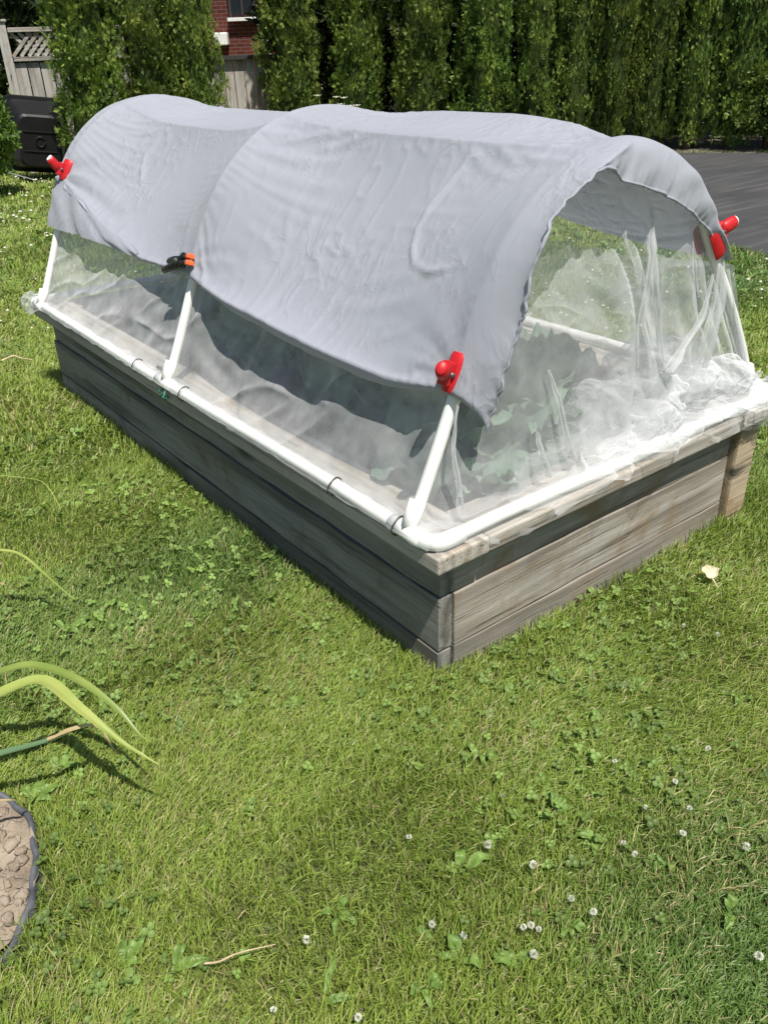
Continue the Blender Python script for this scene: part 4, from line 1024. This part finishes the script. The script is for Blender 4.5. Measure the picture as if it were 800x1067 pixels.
wd = .021*np.sin(np.clip(u*1.02, 0, 1)**.7*math.pi)**.6*(1+.25*noise(u*6, np.sign(v), seed=4)); X_ = v*wd; Y_ = .045*(u-.45); Z_ = .012*np.abs(v)**1.4*np.sin(u*3)+.004*noise(u*5, v*3, seed=6)
bl = np_mesh('leaf_blade', np.stack([X_, Y_, Z_], -1).reshape(-1, 3), grid_faces(n_, m_), M['dryleaf'], dl, True)
MB().tube([(0, -.018, .002), (.004, -.034, .0), (.008, -.046, -.004)], [.0022, .0016, .0012], 6).build('stalk', M['dryleaf'], dl, True)
dl.rotation_euler = (.25, .1, RA+.1)

# ------------------------------------------------------------------ hedge cedars
def foliage_mesh(name, H, Rr, nspr, seed, size, mat, shape='cedar', cols=((.055, .105, .018), (.125, .19, .030), (.23, .29, .05))):
    g = np.random.default_rng(seed); n = nspr
    h = g.uniform(0, 1, n)**.9; az = g.uniform(0, 2*math.pi, n)
    clump = np.zeros((n, 3))
    if shape == 'cedar':
        nc = n//34; ci = np.repeat(np.arange(nc+1), 34)[:n]; hc_ = g.uniform(0, 1, nc+1)**.9; ac = g.uniform(0, 2*math.pi, nc+1)
        h = np.clip(hc_[ci]+g.normal(0, .014, n), 0, 1); az = ac[ci]+g.normal(0, .15, n); clump[:, 0] = (g.uniform(-.16, .10, nc+1))[ci]
    if shape == 'cedar':
        prof = Rr*np.where(h < .12, .78+.22*h/.12, 1-.25*((h-.12)/.88)**1.2-.72*np.clip((h-.55)/.45, 0, 1)**2.2)
        zz = .06+h*(H-.06)
    else:
        zz = H*(.15+.85*h); prof = Rr*np.sin(np.clip(.12+.9*h, 0, 1)*math.pi)**.55
    lump = 1+.26*noise(az*2.2, zz*2.6, seed=seed)+.24*noise(np.cos(az)*4+3, np.sin(az)*4, zz*5, seed+1)+.14*noise(np.cos(az)*9, np.sin(az)*9, zz*10, seed+2)
    dep = 1-(.22 if shape == 'cedar' else .30)*g.uniform(0, 1, n)**2.2
    r = prof*(lump+clump[:, 0])*dep; P = np.stack([r*np.cos(az), r*np.sin(az), zz], -1)
    out = np.stack([np.cos(az), np.sin(az), np.zeros(n)], -1)
    ax = out*g.uniform(.3, 1.0, (n, 1))+np.array([0, 0, 1.0])*g.uniform(-.1, .9, (n, 1))+g.normal(0, .5, (n, 3)); ax /= np.linalg.norm(ax, axis=1, keepdims=True)
    sd = np.cross(ax, out+g.normal(0, .6, (n, 3))); sd /= np.linalg.norm(sd, axis=1, keepdims=True)+1e-9; nn = np.cross(sd, ax)
    sz = size*g.uniform(.6, 1.3, n)[:, None]
    V = []; F = []
    if shape == 'cedar':
        # a flat spray: five narrow fingers
        for k, (a, l) in enumerate(((-.95, .62), (-.48, .85), (0, 1.0), (.48, .85), (.95, .62))):
            d = ax*math.cos(a)+sd*math.sin(a); e = -ax*math.sin(a)+sd*math.cos(a); L = sz*l; st = P+ax*sz*(.18*(2-abs(k-2)))
            V += [st, st+d*L*.55+e*sz*.11+nn*sz*.05, st+d*L, st+d*L*.55-e*sz*.11-nn*sz*.05]
        nv = 20; V = np.stack(V, 1).reshape(-1, 3); b = (np.arange(n)*nv)[:, None]; F = np.concatenate([b+np.array([[4*k, 4*k+1, 4*k+2, 4*k+3]]) for k in range(5)])
    else:
        for k, (a, o_) in enumerate(((-1.1, 0), (.2, .25), (1.2, .5), (-.3, .8))):
            d = ax*math.cos(a)+sd*math.sin(a); e = -ax*math.sin(a)+sd*math.cos(a); st = P+ax*sz*o_; L = sz*.8
            V += [st, st+d*L*.5+e*L*.25+nn*L*.08, st+d*L, st+d*L*.5-e*L*.25+nn*L*.08]
        nv = 16; V = np.stack(V, 1).reshape(-1, 3); b = (np.arange(n)*nv)[:, None]; F = np.concatenate([b+np.array([[4*k, 4*k+1, 4*k+2, 4*k+3]]) for k in range(4)])
    c0, c1, c2 = map(np.array, cols)
    t = np.clip(.5+.45*noise(P[:, 0]*5, P[:, 1]*5, P[:, 2]*5, seed+5)+g.normal(0, .22, n), 0, 1)[:, None]
    c = np.where(t < .5, c0+(c1-c0)*t*2, c1+(c2-c1)*(t-.5)*2)
    return np_mesh(name, V, F, mat, None, False, np.repeat(c, nv, 0))
crowns = []
for k in range(4):
    o = foliage_mesh('crown', 3.6, .46, 17000, 900+k*13, .046, M['cedar']); crowns.append(o.data); bpy.data.objects.remove(o)
core_me = []
def core(H, Rr, seed):
    nu, nv = 26, 30; a, h = np.meshgrid(np.linspace(0, 2*math.pi, nu), np.linspace(0, 1, nv), indexing='ij')
    prof = .66*Rr*np.where(h < .1, .8, 1-.25*h-.70*np.clip((h-.55)/.45, 0, 1)**2)*(1+.2*noise(np.cos(a)*3, np.sin(a)*3, h*8, seed))
    return np.stack([prof*np.cos(a), prof*np.sin(a), .15+h*(H-.3)], -1).reshape(-1, 3), grid_faces(nu, nv)
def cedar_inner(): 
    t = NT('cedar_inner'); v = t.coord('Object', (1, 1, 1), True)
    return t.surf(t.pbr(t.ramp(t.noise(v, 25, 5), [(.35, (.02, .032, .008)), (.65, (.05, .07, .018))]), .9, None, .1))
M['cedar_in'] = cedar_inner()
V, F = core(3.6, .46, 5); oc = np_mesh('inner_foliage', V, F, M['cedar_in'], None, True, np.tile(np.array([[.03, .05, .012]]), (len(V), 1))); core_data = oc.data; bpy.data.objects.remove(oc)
o = MB().tube([(0, 0, -.05), (.01, 0, .5), (.03, .01, 1.6), (.02, 0, 3.2)], [.07, .055, .04, .01], 10).build('trunk', M['bark'], None, True); trunk_data = o.data; bpy.data.objects.remove(o)
cnt = [0]
def cedar(pos_, rad, H, label, group):
    k = cnt[0]; cnt[0] += 1
    root = empty('cedar_tree', (pos_[0], pos_[1], 0)); root.rotation_euler = (random.uniform(-.02, .02), random.uniform(-.02, .02), random.uniform(0, 6.28))
    rad *= .70; root.scale = (rad/.46, rad/.46, H/3.6); tag(root, label, 'cedar tree', group)
    for nm, d in (('crown', crowns[k % 4]), ('trunk', trunk_data)):
        c = bpy.data.objects.new(nm, d); COL.objects.link(c); c.parent = root
        if nm == 'crown':
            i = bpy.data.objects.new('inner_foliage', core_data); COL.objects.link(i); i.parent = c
g1 = 'clipped cedars standing behind the far end of the bed'; g2 = 'row of columnar cedars forming the hedge along the driveway'
for (px, d, rad, H, lab) in ((104, 9.95, .48, 3.5, 'columnar cedar between the lattice fence and the rest of its clump'), (165, 10.05, .50, 3.8, 'middle cedar of the three behind the far end of the bed'), (212, 10.0, .37, 3.6, 'slim cedar left of the brick house gap')):
    cedar(far(px, d), rad, H, lab, g1)
names = ['cedar just right of the brick house gap, leftmost of the hedge row', 'cedar second from the brick house gap in the hedge row, behind the white blossoms', 'broad cedar third from the brick house gap in the hedge row', 'cedar fourth from the brick house gap in the hedge row', 'cedar fifth from the brick house gap in the hedge row', 'narrow cedar sixth from the brick house gap in the hedge row', 'cedar fourth from the right end of the hedge row', 'narrow cedar third from the right end of the hedge row', 'cedar second from the right end of the hedge row', 'last cedar at the right end of the hedge row by the dark gap']
def hedge_at(px):
    d = ray(px, 140)[:2]; A_ = np.array([[d[0], -hd[0]], [d[1], -hd[1]]]); t = np.linalg.solve(A_, HA_-CP[:2]); return CP[:2]+d*t[0]
for (px, rad, H), lab in zip(((312, .50, 3.9), (374, .46, 3.6), (438, .50, 4.0), (502, .46, 3.7), (556, .42, 3.9), (597, .36, 3.6), (637, .38, 3.8), (676, .33, 3.6), (716, .40, 3.9), (758, .36, 3.7)), names):
    cedar(hedge_at(px), rad, H, lab, g2)

# other greenery
def shrub(name, loc, H, Rr, n, seed, size, label, cat, cols, stem=True, scale=(1, 1, 1), group=None):
    root = empty(name, loc); tag(root, label, cat, group)
    c = foliage_mesh('crown', H, Rr, n, seed, size, M['bush'], 'bush', cols); c.parent = root
    for k in range(4):
        a = k*1.6; MB().tube([(0, 0, -.05), (.15*Rr*math.cos(a), .15*Rr*math.sin(a), H*.35), (.5*Rr*math.cos(a), .5*Rr*math.sin(a), H*.75)], [.02+.02*H/3, .015+.015*H/3, .006], 7).build('stem', M['bark'], root, True)
    root.scale = scale; return root
gcol = ((.05, .09, .015), (.11, .17, .03), (.18, .24, .05)); dcol = ((.012, .022, .008), (.025, .042, .012), (.045, .065, .018))
p = far(-38, 9.9); shrub('garden_shrub', p, 1.2, .36, 3200, 31, .07, 'bushy green shrub at the left edge beside the black tub', 'shrub', gcol)
p = hedge_at(800)-hn*.1; shrub('garden_shrub', (p[0], p[1], 0), 1.0, .55, 3500, 37, .06, 'low shrub at the right end of the cedar hedge', 'shrub', gcol)
p = hedge_at(838); shrub('garden_shrub', (p[0], p[1], 0), 1.1, .55, 3500, 38, .06, 'second low shrub beyond the right end of the hedge', 'shrub', gcol)
for k, (px, d, H, Rr, lab) in enumerate(((-20, 14, 7, 2.2, 'dark leafy tree behind the lattice fence'), (118, 15.5, 7, 1.5, 'dark tree behind the three cedars'), (470, 18, 8, 2.6, 'dark tree behind the left half of the hedge row'), (345, 15.5, 6, 1.15, 'slim dark tree behind the first cedars of the hedge row'), (610, 17, 8, 3.0, 'dark tree behind the middle of the hedge row'), (770, 15.8, 8, 2.6, 'dark tree filling the gap at the right end of the hedge'), (880, 14, 7, 2.6, 'dark tree beyond the right edge of the hedge'))):
    p = far(px, d); r_ = shrub('shade_tree', p, H, Rr, 5200, 60+k, .20, lab, 'tree', dcol, group='dark trees behind the hedge')
for k, px in enumerate((330, 385, 440, 495, 550, 605, 660, 715)):
    p = hedge_at(px)-hn*1.7; shrub('garden_shrub', (p[0], p[1], 0), 2.6, .75, 1700, 140+k, .15, 'dark shrub filling the gap behind the cedar hedge row', 'shrub', dcol, group='dark shrubs behind the cedar hedge')
p = far(-15, 13.0); shrub('garden_shrub', p, 2.3, 1.1, 3500, 39, .12, 'large dark shrub behind the lattice fence post', 'shrub', dcol)
# white blossoms at the foot of the hedge behind the sheet
p = hedge_at(372)+hn*.62
fl = empty('blossom_plant', (p[0], p[1], 0)); tag(fl, 'white flowering plant at the hedge foot peeking over the sheet', 'flowering plant')
g = np.random.default_rng(5); mbs = MB()
for k in range(16):
    a = g.uniform(0, 6.28); q = g.uniform(.02, .30); x, y, z = q*math.cos(a), q*math.sin(a), g.uniform(.40, .72)
    sp = MB().tube([(0, 0, -.02), (x*.6, y*.6, z*.5), (x, y, z)], .005, 5).build('stem', M['weed'], fl, True); mbp = MB()
    for j in range(7):
        t = j*.9; d = Vector((math.cos(t), math.sin(t), .35)); e = Vector((-math.sin(t), math.cos(t), 0)); c = Vector((x, y, z))
        mbp.add([c, c+d*.034+e*.022, c+d*.058, c+d*.034-e*.022], [(0, 1, 2, 3)])
    mbp.build('flower_head', M['petal'], sp)

# ------------------------------------------------------------------ fences, tub, house
f0 = np.array([2.30, 10.10]); fd = np.array([.952, -.306])
fr_ = empty('wooden_fence', (f0[0], f0[1], 0), (0, 0, math.atan2(fd[1], fd[0]))); tag(fr_, 'grey wooden fence panel with lattice top behind the black tub', 'fence')
def fpart(nm, boxes, mat='wood_fence', bevel=.004):
    mb = MB(); [mb.box(c, d) for c, d in boxes]; return mb.build(nm, M[mat], fr_, False, bevel)
def upright(nm, x, y, z0, z1, wx, wy, parent, mat='wood_fence'):
    o = board(nm, (0, 0, 0), (z1-z0, 0, 0), wx, wy, M[mat], parent, 4, .001, .004); o.location = (x, y, (z0+z1)/2); o.rotation_euler = (0, -math.pi/2, 0); return o
for x in (0.0, 1.9):
    po = upright('post', x, 0, -.1, 1.58, .10, .10, fr_)
    cp_ = MB(); cp_.box((0, 0, 0), (.024, .135, .135)); c = cp_.build('post_cap', M['wood_fence'], po, False, .006); c.location = (.852, 0, 0)
for k in range(13):
    x = .115+k*.14; upright('fence_board', x, .012+random.uniform(-.004, .004), .03, 1.17+random.uniform(-.004, .004), .128, .018, fr_)
for z in (1.21, 1.50):
    o = board('rail', (.06, 0, z), (1.84, 0, z), .045, .07, M['wood_fence'], fr_, 6, .001)
mb = MB(); zc, hh = 1.355, .235
for sgn, yy_ in ((1, -.006), (-1, .006)):
    for k in range(-3, 26):
        x0 = .06+k*.085; pts = []
        xa, xb = x0, x0+sgn*hh
        if sgn < 0: xa, xb = x0+hh*0, x0-hh
        if min(xa, xb) < .05 or max(xa, xb) > 1.85: continue
        d = Vector((xb-xa, 0, hh)); L = d.length; an = math.atan2(hh, xb-xa)
        mb.box((0, 0, 0), (L, .009, .034), Matrix.Translation(((xa+xb)/2, yy_, zc)) @ Matrix.Rotation(-an, 4, 'Y'))
mb.build('lattice', M['wood_fence'], fr_)
# second low fence seen through the gap
q0, q1 = np.array([4.9, 10.75]), np.array([6.2, 9.95])
fr2 = empty('wooden_fence', (q0[0], q0[1], 0), (0, 0, math.atan2((q1-q0)[1], (q1-q0)[0]))); tag(fr2, 'low streaked grey board fence below the brick house', 'fence')
fr_ = fr2
for k in range(11): upright('fence_board', .07+k*.14, 0, .02, 1.12, .132, .018, fr2)
board('rail', (0, -.03, 1.135), (1.54, -.03, 1.135), .05, .09, M['dark_wall'], fr2, 4, .001)
gp = far(-3, 11.9)
o = MB().box((0, 0, .6), (.22, .10, 1.3)).build('green_panel', M['green_post'], None, False, .01); o.location = (gp[0], gp[1], 0); tag(o, 'dark green panel edge left of the lattice fence post', 'panel')
# black tub: tapered, rim flange, moulded circle, tipped up
tub = empty('garden_tub', tuple(gnd(44, 188))); tag(tub, 'black plastic tub tipped on its side before the grey fence', 'tub')
def rrect(wx, wy, rc, n=5):
    out = []
    for cx, cy_, a0 in ((1, 1, 0), (-1, 1, 90), (-1, -1, 180), (1, -1, 270)):
        for k in range(n): a = R(a0+90*k/(n-1)); out.append((cx*(wx/2-rc)+rc*math.cos(a), cy_*(wy/2-rc)+rc*math.sin(a)))
    return out
mb = MB(); rings = [(0, .40, .50, .08), (.02, .44, .54, .08), (.36, .58, .70, .09), (.395, .60, .72, .09), (.40, .67, .79, .10), (.44, .68, .80, .10), (.44, .60, .72, .09), (.38, .56, .68, .09), (.04, .41, .51, .08)]
vs_ = []; f = []
for z, wx, wy, rc in rings: vs_ += [(x, y, z) for x, y in rrect(wx, wy, rc)]
k = 20
for i in range(len(rings)-1):
    for j in range(k): f.append((i*k+j, i*k+(j+1) % k, (i+1)*k+(j+1) % k, (i+1)*k+j))
f.append(tuple(reversed(range(k)))); f.append(tuple((len(rings)-1)*k+j for j in range(k)))
mb.add(vs_, f); shell = mb.build('shell', M['black'], tub, False, 0)
mb = MB(); mb.tube([(.05*math.cos(a), .05*math.sin(a), -.004) for a in np.linspace(0, 6.3, 24)], .008, 6); mb.build('moulded_ring', M['black'], shell, True)
mb = MB(); [mb.box((0, y, -.003), (.34, .012, .012)) for y in (-.1, .1)]; mb.build('bottom_rib', M['black'], shell, False, .003)
ux = np.array([RT[0], RT[1], 0]); ux /= np.linalg.norm(ux); uf = np.array([-ux[1], ux[0], 0])
# opening faces away from the viewer and up; the base faces the camera
xa = Vector(ux*.97+uf*.45+np.array([0, 0, -.14])); za = Vector(uf*.93+np.array([0, 0, .10])-ux*.42)
tub.rotation_euler = orient(xa, za).to_euler(); tub.location = Vector(gnd(50, 190)+uf*.05)+Vector((0, 0, .41))
stick('garden_rod', [(-30, 172, .16), (4, 179, .12), (38, 188, .03)], .011, 'thin grey metal rod leaning beside the black tub', 'rod', 'steel')

hp = np.array([10.0, 18.05]); dirh = np.array([RT[0], RT[1]]); dirh /= np.linalg.norm(dirh)
house = empty('brick_house', (hp[0], hp[1], 0), (0, 0, math.atan2(dirh[1], dirh[0]))); tag(house, 'red brick house seen through the gap in the cedars', 'house')
mb = MB(); mb.box((-1.75, 4, 2.6), (5.0, 8, 5.2)); wall = mb.build('wall', M['brick'], house)
mb = MB(); mb.add([(-4.6, -.4, 5.2), (1.1, -.4, 5.2), (1.1, 8.4, 5.2), (-4.6, 8.4, 5.2), (-4.6, 4, 7.6), (1.1, 4, 7.6)], [(0, 1, 5, 4), (2, 3, 4, 5), (0, 4, 3), (1, 2, 5), (0, 3, 2, 1)]); mb.build('roof', M['roof'], house)
for wx in (-.10, -2.6):
    mb = MB()
    for c, d in (((wx-.27, -.03, 2.5), (.06, .08, 1.3)), ((wx+.27, -.03, 2.5), (.06, .08, 1.3)), ((wx, -.03, 3.13), (.48, .08, .07)), ((wx+.0, -.028, 2.5), (.05, .06, 1.19))): mb.box(c, d)
    wn = mb.build('window', M['dark_wall'], house, False, .006)
    MB().box((wx, -.01, 2.5), (.48, .03, 1.2)).build('pane', M['glass'], wn); MB().box((wx, -.06, 1.82), (.68, .16, .07)).build('sill', M['white_frame'], wn, False, .008)
pts = [(.42, -.05, 1.0), (.42, -.06, 1.05), (.42, -.06, 1.30), (.40, -.06, 1.38), (.30, -.03, 1.42)]
MB().tube(pts, .05, 10).build('vent_pipe', M['white_frame'], house, True)
mb = MB(); mb.box((-.62, -.14, 1.45), (.30, .26, .25)); mb.build('meter_box', M['white_frame'], house, False, .02)
